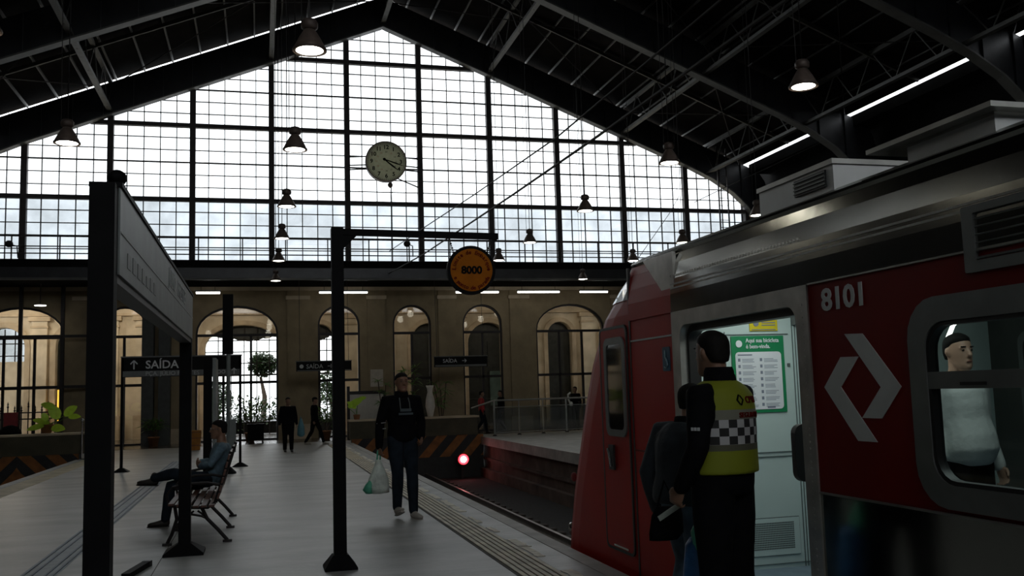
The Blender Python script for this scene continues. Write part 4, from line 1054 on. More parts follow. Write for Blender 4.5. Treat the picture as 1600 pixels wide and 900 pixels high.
# notice board, wall notice, vase
t = thing('notice_board', 'pale notice board with a dark frame behind the lime leaf plant', 'board', (3.8, 35.0, 0))
MB().box(3.2, 4.45, 35.0, 35.04, .66, 1.62).build('sheet', 'notice_pale', t); MB().box(3.12, 4.5, 34.97, 35.06, 1.6, 1.72).build('top_frame', 'iron_dark', t)
for x in (3.15, 4.47): MB().box(x-.05, x+.05, 34.96, 35.06, 0, 1.9 if x < 4 else 1.7).build('leg', 'iron_dark', t)
tag(MB().box(4.17, 4.66, 36.86, 36.93, 1.88, 2.54).build('wall_notice', 'notice'), 'cream paper notice on the stone pier', 'notice')
t = thing('vase', 'tall white vase standing on the right parapet', 'vase', (5.72, 32.55, .76))
MB().lathe([(.10, .76), (.13, .95), (.17, 1.12), (.145, 1.38), (.085, 1.6), (.095, 1.72), (.14, 1.84), (.12, 1.84)], (5.72, 32.55, 0), 20).build('body', 'vase_white', t, True)
# glass railing on the far platform
rl = thing('glass_railing', 'metal railing with smoky panels on the far platform', 'railing', (10, 33, 0))
pts = [fl(770, 683), fl(855, 678), fl(940, 674)]
P0 = V(7.9, 32.2, .03); P1 = V(15.5, 34.0, .03); P00 = V(7.5, 34.0, .03)
MB().tube([P00+V(0, 0, .95), P0+V(0, 0, 1.22), P1+V(0, 0, 1.2)], .032, 8).build('handrail', 'rail_metal', rl)
MB().tube([P0+V(0, 0, .98), P1+V(0, 0, .96)], .018, 6).build('mid_rail', 'rail_metal', rl)
MB().tube([P0+V(0, 0, .1), P1+V(0, 0, .1)], .018, 6).build('bottom_rail', 'rail_metal', rl)
for k in range(9):
    p = P0.lerp(P1, k/8); MB().tube([p, p+V(0, 0, 1.2)], .035 if k % 3 == 0 else .02, 8).build('post', 'rail_metal', rl); MB().lathe([(.08, 0), (.07, .03), (.03, .05)], p, 10).build('post_foot', 'iron_dark', rl)
    if k < 8:
        q = P0.lerp(P1, (k+1)/8); MB().bar(p.lerp(q, .5)+V(0, 0, .54)-(q-p)*.46, p.lerp(q, .5)+V(0, 0, .54)+(q-p)*.46, .012, .8).build('panel', 'pane_rail', rl)
# hedge and dark case near the lit doorway
hg = thing('hedge', 'dark low hedge outside the wide daylit arch', 'hedge', (-.6, 45, 0)); hm = MB(); rr = random.Random(9)
for k in range(2600):
    p = V(rr.uniform(-3.2, 4.2), rr.uniform(44.6, 45.6), rr.uniform(.1, 1.35+.3*math.sin(k*.01))); d_ = V(rr.uniform(-1, 1), rr.uniform(-1, 1), rr.uniform(-.5, 1)).normalized(); s_ = d_.cross(V(.1, .2, 1)).normalized(); L = rr.uniform(.12, .26); i = len(hm.v); hm.v += [p, p+d_*L*.5+s_*L*.3, p+d_*L, p+d_*L*.5-s_*L*.3]; hm.f.append((i, i+1, i+2, i+3))
tag(hm.build('foliage', 'tree_leaf', hg, fix=False), kind='stuff'); MB().box(-3.2, 4.2, 44.6, 45.6, 0, .5).build('planter', 'dark_wall', hg)
bc = thing('waste_bin', 'squat black bin beside the wide daylit doorway', 'bin', (-.1, 35.3, 0)); MB().box(-.38, .18, 35.1, 35.6, .1, .62).build('body', 'black_paint', bc); MB().box(-.4, .2, 35.08, 35.62, .62, .67).build('lid', 'black_paint', bc)
for x in (-.34, .14): MB().box(x-.03, x+.03, 35.2, 35.5, 0, .1).build('foot', 'iron_dark', bc)
c = ay(63, 477, 35.9); dl = thing('downlight', 'small oval downlight above the leftmost arch', 'lamp', c)
MB().lathe([(.2, .03), (.22, 0), (.19, 0)], c, 20).build('ring', 'lamp_cap', dl); MB().disc(c, .18, (0, 0, -1), .02, 20).build('lens', 'tube_lit', dl); MB().tube([c+V(0, 0, .02), V(c.x, c.y, 5.78)], .02, 6).build('stem', 'lamp_cap', dl)
# small round speakers on the balcony rail
for px, lab in ((14, 'small round floodlight on the balcony rail at the far left'), (636, 'small round floodlight on the balcony rail under the clock')):
    c = ay(px, 381, 34.2); t = thing('floodlight', lab, 'light', c)
    MB().ell(c, .13, .10, .12).build('head', 'iron_dark', t, True); MB().tube([c, c+V(.22, .1, -.06), c+V(.24, .18, -.45)], .02, 6).build('arm', 'iron_dark', t)
# outdoors beyond the hall: street and trees
struct('floor_street', MB().box(-30, 40, 46, 90, -.3, -.02), 'asphalt')
def tree(label, x, y, h, r, seed):
    rr = random.Random(seed); t = thing('street_tree', label, 'tree', (x, y, 0))
    MB().tube([(x, y, 0), (x+.1, y, h*.5), (x-.1, y, h*.8)], [.16, .12, .06], 8).build('trunk', 'trunk', t)
    m = MB()
    for k in range(1800):
        a = rr.uniform(0, 6.28); b = rr.uniform(-1, 1); q = r*rr.random()**.45
        p = V(x+q*math.cos(a)*math.sqrt(1-b*b), y+q*math.sin(a)*math.sqrt(1-b*b), h+q*b*.8); d_ = V(rr.uniform(-1, 1), rr.uniform(-1, 1), rr.uniform(-1, .4)).normalized(); s_ = d_.cross(V(0, 0, 1)).normalized(); L = rr.uniform(.12, .28)
        i = len(m.v); m.v += [p, p+d_*L*.5+s_*L*.3, p+d_*L, p+d_*L*.5-s_*L*.3]; m.f.append((i, i+1, i+2, i+3))
    tag(m.build('foliage', 'tree_leaf', t, fix=False), kind='stuff')
tree('leafy street tree seen through the wide lit arch', .2, 50, 3.3, .75, 1); tree('small street tree at the right of the wide lit arch', 2.0, 47.5, 2.2, .8, 2)
tree('low street tree at the left of the wide lit arch', -2.3, 51, 1.7, 1.1, 4); tree('street tree seen through the narrow arch behind the post', 3.6, 50, 2.0, 1.2, 5)
# ================================================================== PEOPLE
def remesh(mb, name, m, parent, vox, smooth=4):
    me = mb.data('tmp'); ob = bpy.data.objects.new('tmp', me); COL.objects.link(ob)
    r = ob.modifiers.new('r', 'REMESH'); r.mode = 'VOXEL'; r.voxel_size = vox
    if smooth: s_ = ob.modifiers.new('s', 'SMOOTH'); s_.iterations = smooth; s_.factor = .5
    out = eval_mesh(ob, name); bpy.data.objects.remove(ob); bpy.data.meshes.remove(me)
    out.materials.clear(); out.polygons.foreach_set('use_smooth', [True]*len(out.polygons))
    o = link(name, out, m, parent); return o
def ringloft(m, rings, n=16, pw=1.0):                   # rings: (centre, u, v) half axes
    rr = []
    for c, u, v in rings:
        rr.append([Vector(c)+Vector(u)*math.cos(2*math.pi*j/n)+Vector(v)*math.sin(2*math.pi*j/n) for j in range(n)])
    return m.loft(rr)
def hand_mesh(m, wrist, d, palm, thumb, curl=.35, s=1.0):
    d = Vector(d).normalized(); n = Vector(palm); n = (n-d*n.dot(d)).normalized(); a = n.cross(d).normalized()
    if a.dot(Vector(thumb)) < 0: a = -a                  # a points to the thumb side
    w_ = Vector(wrist)
    ringloft(m, [(w_-d*.03*s, a*.026*s, n*.019*s), (w_+d*.01*s, a*.028*s, n*.018*s), (w_+d*.05*s, a*.04*s, n*.015*s), (w_+d*.09*s, a*.041*s, n*.013*s), (w_+d*.10*s, a*.037*s, n*.010*s)], 12)
    for k, (off, L) in enumerate(((.031, .068), (.0105, .077), (-.0105, .071), (-.031, .055))):
        p = w_+d*.09*s+a*off*s; pts = [p-d*.02*s, p]; ang = 0
        for seg, fr_ in enumerate((.45, .3, .25)):
            ang += curl*(1.0+.15*k); p = p+(d*math.cos(ang)+n*math.sin(ang)).normalized()*L*fr_*s+a*off*.04; pts.append(p)
        m.tube(pts, [.0095*s, .0095*s, .009*s, .0082*s, .0072*s], 8, True)
    b = w_+d*.025*s+a*.026*s
    m.tube([b-a*.012*s, b+a*.016*s+d*.022*s, b+a*.026*s+d*.05*s+n*.012*s, b+a*.024*s+d*.072*s+n*.022*s], [.013*s, .0125*s, .0105*s, .008*s], 8, True)
def head_mesh(m, c, R, s=1.0):                           # faces -y in its own frame
    T = lambda x, y, z: Vector(c)+R @ V(x*s, y*s, z*s)
    X = R @ V(1, 0, 0); Y = R @ V(0, 1, 0)
    prof = [(-.118, -.055, .022, .020), (-.108, -.048, .040, .040), (-.085, -.030, .054, .062), (-.055, -.012, .062, .080), (-.02, -.002, .068, .092), (.02, .006, .072, .097), (.055, .008, .072, .094), (.085, .008, .062, .080), (.108, .006, .042, .055), (.12, .005, .015, .02)]
    ringloft(m, [(T(0, y, z), X*rx*s, Y*ry*s) for z, y, rx, ry in prof], 18)
    ringloft(m, [(T(0, -.088, .022), X*.008*s, Y*.008*s), (T(0, -.098, 0), X*.011*s, Y*.012*s), (T(0, -.108, -.022), X*.017*s, Y*.016*s), (T(0, -.095, -.034), X*.014*s, Y*.012*s)], 10)
    for q in (-1, 1):
        ringloft(m, [(T(q*.070, .012, -.028), X*.008*s, Y*.012*s), (T(q*.078, .014, 0), X*.010*s, Y*.019*s), (T(q*.077, .016, .026), X*.008*s, Y*.014*s)], 8)
        m.ell(T(q*.030, -.074, .026), .020*s, .012*s, .008*s, 8, 6)
    m.ell(T(0, -.088, -.058), .022*s, .010*s, .009*s, 8, 6); m.ell(T(0, -.082, -.092), .022*s, .016*s, .014*s, 8, 6)
DEF = dict(pelvis=(0, 0, .96), chest=(0, .01, 1.28), neck=(0, .015, 1.475), head=(0, -.015, 1.625),
           hipL=(.092, 0, .93), kneeL=(.10, -.015, .50), ankL=(.10, .02, .085), toeL=(.015, -1, 0),
           hipR=(-.092, 0, .93), kneeR=(-.10, -.015, .50), ankR=(-.10, .02, .085), toeR=(-.015, -1, 0),
           shL=(.19, .015, 1.415), elL=(.255, .03, 1.13), wrL=(.27, -.03, .885), hdL=None, pmL=(-1, 0, 0),
           shR=(-.19, .015, 1.415), elR=(-.255, .03, 1.13), wrR=(-.27, -.03, .885), hdR=None, pmR=(1, 0, 0))
def person(label, H, loc, yaw, pose=None, top='cloth_black', legs='denim', shoe='shoe_dark', skin='skin', hair='hair', vox=.012, cloth=.018, sleeves=1.0, headrot=(0, 0, 0), curl=.4, bulk=1.0, hairstyle='short', group=None, face=True, belly=0.0, extra=None):
    J = {k: (Vector(v) if v is not None else None) for k, v in {**DEF, **(pose or {})}.items()}
    t = thing('person', label, 'person', (0, 0, 0), group)
    spine = (J['neck']-J['pelvis']); R = Matrix.Rotation(headrot[2], 3, 'Z') @ Matrix.Rotation(headrot[0], 3, 'X') @ Matrix.Rotation(headrot[1], 3, 'Y')
    def torso(m, g, b=1.0, lo=0, hi=9):
        hipx = (J['hipL']-J['hipR']).normalized(); shx = (J['shL']-J['shR']).normalized()
        P, C, N = J['pelvis'], J['chest'], J['neck']
        st = [(-.10, .135, .10), (-.03, .16, .115), (.10, .162, .118), (.28, .148, .105), (.48, .158, .115), (.66, .172, .122), (.80, .178, .11), (.90, .15, .085), (.97, .09, .068), (1.03, .055, .058)]
        rr = []
        for f, rx, ry in st[lo:hi+1]:
            if f < .62: c = P.lerp(C, f/.62) if f >= 0 else P+(P-C).normalized()*(-f)*.5
            else: c = C.lerp(N, (f-.62)/.38)
            a = hipx.lerp(shx, min(1, max(0, f))).normalized(); tn = ((C-P) if f < .62 else (N-C)).normalized(); v = tn.cross(a).normalized()
            bb = belly*math.exp(-((f-.2)/.2)**2)
            rr.append((c-v*0+(-v if v.y > 0 else v)*bb*.6, a*(rx*b+g+bb*.4), v*(ry*b+g+bb*.6)))
        ringloft(m, rr, 18)
    def legs_m(m, g, b=1.0):
        for s_ in 'LR':
            h, k, a = J['hip'+s_], J['knee'+s_], J['ank'+s_]
            m.tube([h+V(0, 0, .03), h.lerp(k, .35), h.lerp(k, .75), k, k.lerp(a, .3), k.lerp(a, .65), a], [.088*b+g, .083*b+g, .066*b+g, .058*b+g, .058*b+g, .045*b+g*1.2, .036*b+g*1.5], 14, True)
    def arms_m(m, g, b=1.0, f=1.0):
        for s_ in 'LR':
            h, k, a = J['sh'+s_], J['el'+s_], J['wr'+s_]
            base = J['neck'].lerp(J['chest'], .35).lerp(h, .55)
            pts = [base, h, h.lerp(k, .5), k]; rad = [.05*b+g, .056*b+g, .046*b+g, .038*b+g]
            if f >= .5: pts += [k.lerp(a, .35), k.lerp(a, f)]; rad += [.038*b+g, .027*b+g*1.1]
            elif f > 0: pts = [base, h, h.lerp(k, f*2)]; rad = [.05*b+g, .056*b+g, .05*b+g]
            m.tube(pts, rad, 12, True)
    body = MB(); torso(body, -.012, bulk); legs_m(body, -.006, bulk); arms_m(body, -.002, bulk)
    body.tube([J['neck']-spine.normalized()*.06, J['neck'].lerp(J['head'], .35), J['neck'].lerp(J['head'], .75)+R @ V(0, .015, 0)], [.068, .054, .052], 14, True)
    head_mesh(body, J['head'], R)
    for s_, sg in (('L', 1), ('R', -1)):
        d = J['hd'+s_] if J['hd'+s_] is not None else (J['wr'+s_]-J['el'+s_])
        hand_mesh(body, J['wr'+s_], d, J['pm'+s_], (0, -1, 0.2), curl)
        a = J['ank'+s_]; tq = J['toe'+s_].normalized(); up = V(0, 0, 1)
        body.tube([a+V(0, 0, -.02), a+tq*.08+V(0, 0, -.045)], [.035, .03], 10, True)
    remesh(body, 'body', skin, t, vox if vox > .011 else .0075, 3)
    m = MB(); torso(m, cloth, bulk, 0, 8); arms_m(m, cloth*.75, bulk, sleeves)
    tp = remesh(m, 'jacket' if top == 'cloth_black' else 'shirt', top, t, max(vox, .012), 5)
    m = MB(); torso(m, .008, bulk, 0, 2); legs_m(m, .014, bulk); remesh(m, 'trousers', legs, t, max(vox, .012), 5)
    for s_ in 'LR':
        a = J['ank'+s_]; f = J['toe'+s_].normalized(); sd = f.cross(V(0, 0, 1)).normalized(); nu = sd.cross(f).normalized(); m = MB()
        ringloft(m, [(a-f*.055-nu*.03, sd*.024, nu*.04), (a-f*.03-nu*.035, sd*.038, nu*.055), (a+f*.04-nu*.045, sd*.042, nu*.046), (a+f*.12-nu*.055, sd*.048, nu*.034), (a+f*.18-nu*.06, sd*.042, nu*.028), (a+f*.215-nu*.066, sd*.02, nu*.018)], 12)
        m.tube([a+V(0, 0, .03), a-nu*.02], [.045, .046], 10, True); remesh(m, 'shoe', shoe, t, max(.01, vox), 3)
        ml = MB(); c0 = a+f*.08-nu*.088
        ringloft(ml, [(c0-f*.13, sd*.025, nu*.01), (c0-f*.1, sd*.04, nu*.011), (c0+f*.05, sd*.05, nu*.011), (c0+f*.11, sd*.042, nu*.011), (c0+f*.14, sd*.015, nu*.009)], 10); ml.build('sole', 'shoe_pale' if shoe == 'shoe_pale' else 'rubber', t)
    T = lambda x, y, z: J['head']+R @ V(x, y, z); X = R @ V(1, 0, 0); Y = R @ V(0, 1, 0)
    m = MB()
    if hairstyle == 'short':
        ringloft(m, [(T(0, .058, -.045), X*.052, Y*.045), (T(0, .045, .0), X*.074, Y*.060), (T(0, .028, .04), X*.079, Y*.080), (T(0, .015, .065), X*.079, Y*.094), (T(0, .009, .092), X*.070, Y*.088), (T(0, .007, .113), X*.048, Y*.06), (T(0, .005, .127), X*.018, Y*.022)], 16)
        remesh(m, 'hair', hair, t, .009 if vox < .015 else .014, 2)
    elif hairstyle == 'cap':
        ringloft(m, [(T(0, .012, .035), X*.083, Y*.104), (T(0, .010, .07), X*.082, Y*.102), (T(0, .008, .105), X*.066, Y*.08), (T(0, .006, .132), X*.02, Y*.025)], 16)
        m.prism([T(-.06, -.08, .036), T(-.04, -.155, .026), T(.04, -.155, .026), T(.06, -.08, .036)], R @ V(0, 0, .012)); m.build('cap', hair, t, True)
        m = MB(); ringloft(m, [(T(0, .055, -.05), X*.05, Y*.042), (T(0, .035, .0), X*.074, Y*.067), (T(0, .02, .04), X*.078, Y*.086)], 16); m.build('hair', 'hair', t, True)
    if face:
        for q in (-1, 1):
            MB().ell(T(q*.030, -.083, .012), .011, .006, .006, 8, 6).build('eye', 'eye_dark', t, True)
            MB().bar(T(q*.016, -.092, .034), T(q*.046, -.082, .034), .006, .006).build('eyebrow', 'hair', t)
        MB().ell(T(0, -.094, -.060), .022, .006, .006, 10, 6).build('lips', 'lips', t, True)
    if top == 'cloth_black' and vox < .015:
        n_ = J['neck']; MB().lathe([(.088, -.04), (.092, -.01), (.080, .045), (.068, .05)], n_, 18).build('collar', top, t, True)
    if extra: extra(t, J, T)
    sc = H/1.75; t.scale = (sc, sc, sc); t.rotation_euler = (0, 0, yaw); t.location = Vector(loc)
    return t
def pt_of(t, p):                                         # person-local point -> world
    sc = t.scale[0]; return t.location+Matrix.Rotation(t.rotation_euler.z, 3, 'Z') @ (Vector(p)*sc)

# 1 walking man with a plastic bag (comes towards the camera)
def walker_extra(t, J, T):
    for z in (1.32, 1.24): pass
    MB().box(-.09, .09, -.160, -.150, 1.235, 1.26).build('shirt_print', 'cloth_print', t); MB().box(-.07, .07, -.160, -.150, 1.275, 1.31).build('shirt_print', 'cloth_print', t)
    for q in (-1, 1): MB().tube([(q*.055, -.085, 1.44), (q*.06, -.12, 1.38), (q*.06, -.142, 1.30)], .006, 5).build('drawstring', 'board_grey', t)
    for z in (1.14, 1.07): MB().bar((-.32, -.0, z), (-.22, -.05, z+.01), .004, .008).build('sleeve_stripe', 'print_grey', t)
wk = person('man in dark jacket and jeans walking with a plastic bag', 1.87, (1.81, 12.45, 0), math.radians(10),
            dict(kneeL=(.10, -.06, .50), ankL=(.095, -.10, .085), hipL=(.09, -.01, .93), kneeR=(-.10, -.11, .52), ankR=(-.085, -.02, .13), toeR=(-.05, -1, .28), toeL=(.12, -1, 0),
                 elR=(-.27, .03, 1.14), wrR=(-.30, -.02, .87), elL=(.26, .04, 1.14), wrL=(.21, -.10, .96), pmR=(.9, .2, 0)), 'cloth_black', 'denim', 'shoe_pale', 'skin', vox=.011, curl=.75, extra=walker_extra, cloth=.026)
hp = pt_of(wk, (-.305, -.035, .775))
bag = thing('plastic_bag', 'white and green plastic shopping bag in the hand of the walking man', 'bag', (hp.x, hp.y, .34))
m = MB(); c = V(hp.x-.01, hp.y, 0)
ringloft(m, [(c+V(0, 0, .335), V(.085, 0, 0), V(0, .05, 0)), (c+V(0, 0, .345), V(.13, 0, 0), V(0, .09, 0)), (c+V(-.005, 0, .42), V(.14, 0, 0), V(0, .10, 0)), (c+V(-.005, 0, .52), V(.125, 0, 0), V(0, .08, 0)), (c+V(0, 0, .62), V(.085, 0, 0), V(0, .05, 0)), (c+V(.0, 0, .70), V(.05, 0, 0), V(0, .03, 0)), (c+V(0, 0, .76), V(.032, 0, 0), V(0, .02, 0))], 18)
for v in m.v: v += V(random.uniform(-.008, .008), random.uniform(-.008, .008), random.uniform(-.004, .004))
m.build('sack', 'bag_white', bag, True)
m = MB(); ringloft(m, [(c+V(-.12, -.02, .34), V(.05, 0, 0), V(0, .05, 0)), (c+V(-.14, -.02, .39), V(.07, 0, 0), V(0, .06, 0)), (c+V(-.12, -.02, .46), V(.05, 0, 0), V(0, .05, 0)), (c+V(-.09, -.02, .52), V(.02, 0, 0), V(0, .02, 0))], 12); m.build('green_bulge', 'bag_green', bag, True)
for q in (-1, 1): MB().tube([c+V(q*.02, 0, .74), hp+V(q*.018, 0, .03), hp+V(q*.01, 0, .05)], .012, 6).build('handle', 'bag_green', bag)

# 2 seated man on the bench, legs crossed, facing left
st_ = person('man in blue shirt sitting cross-legged on the bench', 1.78, (-.62, 12.95, 0), math.radians(-90),
             dict(pelvis=(0, .06, .56), chest=(0, .15, .85), neck=(0, .17, 1.03), head=(0, .12, 1.18), hipL=(.095, 0, .54), hipR=(-.095, 0, .54),
                  kneeR=(-.10, -.46, .50), ankR=(-.10, -.52, .09), toeR=(-.1, -1, 0), kneeL=(.03, -.42, .66), ankL=(-.16, -.66, .60), toeL=(-.25, -.95, .05),
                  shL=(.19, .16, .97), shR=(-.19, .16, .97), elL=(.25, .03, .76), wrL=(.04, -.12, .74), elR=(-.25, .03, .77), wrR=(-.03, -.13, .78), hdL=(-1, -.1, .05), hdR=(1, -.1, .05), pmL=(0, 1, 0), pmR=(0, 1, 0)),
             'shirt_blue', 'denim', 'shoe_dark', 'skin', vox=.011, sleeves=.8, headrot=(0, 0, 0), curl=.3)
MBg = MB(); 
# glasses
T = lambda x, y, z: V(x, .12+y, 1.18+z)
for q in (-1, 1): MBg.tube([T(q*.03+.02*math.cos(a), -.098, .012+.015*math.sin(a)) for a in [k*.785 for k in range(9)]], .0025, 5); MBg.tube([T(q*.05, -.095, .014), T(q*.078, .01, .012)], .0025, 5)
gl = MBg.data('glasses'); g = link('glasses', gl, 'chrome', st_)

# 3 security officer in the high-visibility vest, back to the camera
def vest_mat():
    m = bpy.data.materials.new('vest_print'); m.use_nodes = True; nt = m.node_tree; b = nt.nodes['Principled BSDF']; b.inputs['Roughness'].default_value = .75
    tc = nt.nodes.new('ShaderNodeTexCoord'); sp = nt.nodes.new('ShaderNodeSeparateXYZ'); nt.links.new(tc.outputs['Object'], sp.inputs[0])
    def step(lo, hi):
        a = nt.nodes.new('ShaderNodeMath'); a.operation = 'GREATER_THAN'; nt.links.new(sp.outputs['Z'], a.inputs[0]); a.inputs[1].default_value = lo
        c_ = nt.nodes.new('ShaderNodeMath'); c_.operation = 'LESS_THAN'; nt.links.new(sp.outputs['Z'], c_.inputs[0]); c_.inputs[1].default_value = hi
        d_ = nt.nodes.new('ShaderNodeMath'); d_.operation = 'MULTIPLY'; nt.links.new(a.outputs[0], d_.inputs[0]); nt.links.new(c_.outputs[0], d_.inputs[1]); return d_.outputs[0]
    def mixc(prev, fac, col):
        mx = nt.nodes.new('ShaderNodeMix'); mx.data_type = 'RGBA'; nt.links.new(fac, mx.inputs[0])
        if isinstance(prev, tuple): mx.inputs[6].default_value = prev
        else: nt.links.new(prev, mx.inputs[6])
        if isinstance(col, tuple): mx.inputs[7].default_value = col
        else: nt.links.new(col, mx.inputs[7])
        return mx.outputs[2]
    at = nt.nodes.new('ShaderNodeMath'); at.operation = 'ARCTAN2'; nt.links.new(sp.outputs['X'], at.inputs[0]); nt.links.new(sp.outputs['Y'], at.inputs[1])
    cb = nt.nodes.new('ShaderNodeCombineXYZ'); ml = nt.nodes.new('ShaderNodeMath'); ml.operation = 'MULTIPLY'; ml.inputs[1].default_value = .165; nt.links.new(at.outputs[0], ml.inputs[0])
    nt.links.new(ml.outputs[0], cb.inputs[0]); nt.links.new(sp.outputs['Z'], cb.inputs[1])
    ck_ = nt.nodes.new('ShaderNodeTexChecker'); ck_.inputs['Scale'].default_value = 24; ck_.inputs[1].default_value = (.42, .42, .42, 1); ck_.inputs[2].default_value = (.012, .012, .012, 1)
    nt.links.new(cb.outputs[0], ck_.inputs[0])
    z0 = VZ0; c_ = (.19, .215, .006, 1)
    c_ = mixc(c_, step(z0+.135, z0+.335), (.08, .08, .05, 1)); c_ = mixc(c_, step(z0+.166, z0+.291), ck_.outputs['Color']); c_ = mixc(c_, step(z0+.291, z0+.34), (.17, .17, .13, 1))
    nt.links.new(c_, b.inputs['Base Color']); MATS['vest_print'] = m
VZ0 = 1.0
vest_mat()
off_pose = dict(head=(-.005, -.03, 1.63), elL=(.28, .05, 1.16), wrL=(.24, -.09, .96), elR=(-.26, -.02, 1.15), wrR=(-.22, -.14, .98), hdL=(-.1, -.5, -.8), kneeL=(.11, 0, .5), ankL=(.12, .03, .085), kneeR=(-.11, 0, .5), ankR=(-.13, .02, .085))
def officer_extra(t, J, T):
    m = MB(); P, C, N = J['pelvis'], J['chest'], J['neck']
    rows = [(1.015, .212, .165), (1.06, .208, .166), (1.16, .204, .166), (1.26, .206, .168), (1.34, .208, .166), (1.41, .208, .152), (1.45, .175, .128), (1.478, .12, .104), (1.49, .085, .09)]
    MB().lathe([(.075, 1.44), (.085, 1.47), (.078, 1.54), (.07, 1.56)], (0, .012, 0), 18).build('collar', 'cloth_black', t, True)
    ringloft(m, [(V(0, .012, z), V(rx, 0, 0), V(0, ry, 0)) for z, rx, ry in rows], 28)
    v = remesh(m, 'vest', 'vest_print', t, .012, 2)
    bvh = BVHTree.FromPolygons([vv.co for vv in v.data.vertices], [tuple(p.vertices) for p in v.data.polygons])
    def proj(p, n):
        h = bvh.ray_cast(p+n*.3, -n); return h[0]+n*.003 if h[0] else bvh.find_nearest(p-n*.2)[0]+n*.002
    text('CPTM', .048, (.015, .2, 1.372), (-1, 0, 0), (0, 0, 1), 'sign_red_ink', t, 'vest_lettering', 'LEFT', project=proj, bold=.0008)
    text('SEGURANÇA', .036, (.075, .2, 1.30), (-1, 0, 0), (0, 0, 1), 'sign_red_ink', t, 'vest_lettering', 'LEFT', project=proj, bold=.0008)
    # small diamond emblem
    for q in ((.045, 1), (.045, -1)):
        s_ = q[1]; cx, cz = .055, 1.388
        pts = [V(cx+s_*.026, .2, cz), V(cx+s_*.006, .2, cz+.028*s_), V(cx-s_*.004, .2, cz+.028*s_), V(cx+s_*.014, .2, cz), V(cx-s_*.002, .2, cz-.024*s_), V(cx+s_*.008, .2, cz-.024*s_)]
        pts = [proj(p, V(0, 1, 0)) or p for p in pts]; MB().prism(pts, (0, .001, 0)).build('vest_emblem', 'clock_ink', t)
    text('C S', .035, (.335, .06, 1.24), (-.35, 1, 0), (0, 0, 1), 'sign_white', t, 'sleeve_badge') if False else None
    bp_ = V(.315, .06, 1.245)
    for k in range(3): MB().box(bp_.x-.002, bp_.x+.004, bp_.y-.02+k*.018, bp_.y-.008+k*.018, bp_.z, bp_.z+.016).build('sleeve_badge', 'sign_white', t)
of = person('officer in black uniform and yellow checkered high visibility vest at the train door', 1.90, (2.53, 4.95, 0), math.radians(180+30), off_pose, 'cloth_black', 'cloth_black', 'shoe_dark', 'skin', vox=.011, headrot=(0, 0, math.radians(-15)), curl=.5, hairstyle='short', extra=officer_extra, bulk=1.13, cloth=.018)

# 4 passenger half hidden beside the officer, in dark jacket, with bags
pp = person('passenger in dark jacket and jeans half hidden behind the officer', 1.68, (2.60, 5.62, 0), math.radians(110),
            dict(pelvis=(0, .05, .93), chest=(0, 0, 1.23), neck=(0, -.06, 1.41), head=(0, -.12, 1.55), shL=(.19, -.02, 1.36), shR=(-.19, -.05, 1.36), elL=(.27, .06, 1.08), wrL=(.25, .0, .84), elR=(-.25, .0, 1.1), wrR=(-.22, -.08, .86), kneeL=(.11, -.1, .50), ankL=(.10, .05, .085), kneeR=(-.10, .0, .5), ankR=(-.10, .16, .1)),
            'cloth_black', 'denim_light', 'shoe_dark', 'skin', vox=.013, cloth=.035)
for o in pp.children:
    if o.name.startswith('jacket'): o.data.materials.clear(); o.data.materials.append(mat('jacket_navy', (.016, .022, .028), .8, var=.3, scale=7, bump=.4, bscale=14))
bb = thing('blue_bag', 'blue carrier bag with a green top standing beside the officer', 'bag', (2.60, 5.35, 0))
m = MB(); ringloft(m, [(V(2.58, 5.26, 0), V(.15, 0, 0), V(0, .10, 0)), (V(2.58, 5.26, .03), V(.17, 0, 0), V(0, .12, 0)), (V(2.58, 5.26, .4), V(.18, 0, 0), V(0, .12, 0)), (V(2.58, 5.26, .66), V(.15, 0, 0), V(0, .09, 0)), (V(2.58, 5.26, .7), V(.12, 0, 0), V(0, .07, 0))], 16); m.build('sack', 'bag_blue', bb, True)
m = MB(); ringloft(m, [(V(2.56, 5.22, .64), V(.10, 0, 0), V(0, .08, 0)), (V(2.56, 5.22, .74), V(.11, 0, 0), V(0, .08, 0)), (V(2.57, 5.22, .86), V(.05, 0, 0), V(0, .04, 0))], 12); m.build('green_wrapping', 'bag_green', bb, True)
hb = thing('hand_bag', 'small dark bag with pale flap held low by the passenger', 'bag', (2.2, 5.3, .6))
pb = ay(1040, 805, 5.3)
m = MB(); ringloft(m, [(pb+V(-.02, 0, -.14), V(.09, 0, 0), V(0, .05, 0)), (pb+V(0, 0, -.1), V(.11, 0, 0), V(0, .06, 0)), (pb+V(.01, 0, .0), V(.10, 0, 0), V(0, .05, 0)), (pb+V(.02, 0, .05), V(.08, 0, 0), V(0, .03, 0))], 12); m.build('body', 'cloth_black', hb, True)
MB().bar(pb+V(-.07, -.06, -.01), pb+V(.06, -.06, .06), .008, .03).build('flap', 'bag_white', hb)
MB().tube([pb+V(-.06, 0, .03), pb+V(0, 0, .2), pb+V(.07, 0, .05)], .008, 6).build('strap', 'cloth_black', hb)

# 5 man in white shirt inside the train
wm = person('man in white shirt standing inside the train behind the window', 1.70, (4.22, 5.02, IZ), math.radians(10), dict(elL=(.26, .06, 1.13), wrL=(.24, -.05, .9)), 'shirt_white', 'cloth_black', 'shoe_dark', 'skin_pale', vox=.011, headrot=(0, 0, math.radians(-12)), belly=.055, bulk=1.06, cloth=.022)

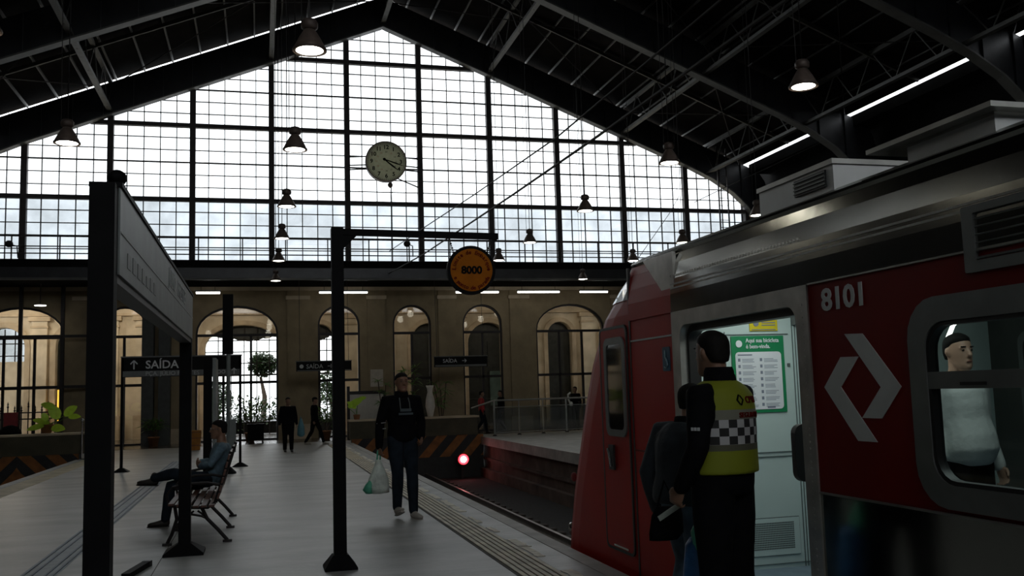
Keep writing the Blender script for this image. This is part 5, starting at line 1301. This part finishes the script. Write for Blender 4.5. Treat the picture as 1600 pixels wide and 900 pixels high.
# far figures
person('person in dark clothes walking near the end of the platform beside a teal bag', 1.58, (.83, 28.7, 0), math.radians(5), dict(kneeL=(.10, -.06, .5), ankL=(.1, -.08, .085)), 'cloth_black', 'cloth_black', 'shoe_dark', 'skin', vox=.02, face=False, bulk=1.15)
person('capped figure striding across the concourse in dark clothes', 1.56, (1.78, 32.0, 0), math.radians(70), dict(kneeL=(.1, -.18, .52), ankL=(.1, -.30, .1), kneeR=(-.1, .08, .5), ankR=(-.1, .32, .12)), 'cloth_black', 'cloth_black', 'shoe_pale', 'skin', vox=.02, face=False, hairstyle='cap')
tb = thing('teal_bag', 'teal bag carried beside the dark clothed man at the platform end', 'bag', (1.24, 28.75, .45)); MB().lathe([(.05, .42), (.11, .47), (.1, .7), (.03, .95)], (1.2, 28.7, 0), 12).build('sack', 'bag_teal', tb, True); MB().tube([(1.2, 28.7, .93), (1.19, 28.68, 1.0)], .015, 5).build('handle', 'bag_teal', tb)
person('person in red top behind the glass railing', 1.60, (8.15, 35.2, 0), math.radians(80), dict(kneeL=(.1, -.15, .52), ankL=(.1, -.2, .1), ankR=(-.1, .25, .12)), 'shirt_red', 'denim', 'shoe_dark', 'skin', vox=.02, face=False)
person('person in dark top walking just right of the red topped person', 1.60, (9.0, 35.6, 0), math.radians(-80), dict(kneeL=(.1, -.15, .52), ankL=(.1, -.2, .1), ankR=(-.1, .25, .12)), 'cloth_black', 'denim', 'shoe_dark', 'skin', vox=.02, face=False)
person('dark figure with a white strap behind the railing near the train', 1.66, (12.1, 35.8, 0), math.radians(-60), None, 'cloth_black', 'cloth_black', 'shoe_dark', 'skin', vox=.02, face=False)
sb = thing('white_bag', 'white bag on the shoulder of the figure near the train', 'bag', (11.78, 35.5, 1.0)); MB().tube([(11.83, 35.6, 1.42), (11.70, 35.5, 1.35), (11.68, 35.45, 1.2), (11.76, 35.45, 1.02)], .035, 8).build('strap', 'shirt_white', sb); MB().ell((11.80, 35.45, .98), .08, .06, .10).build('pouch', 'shirt_white', sb, True)
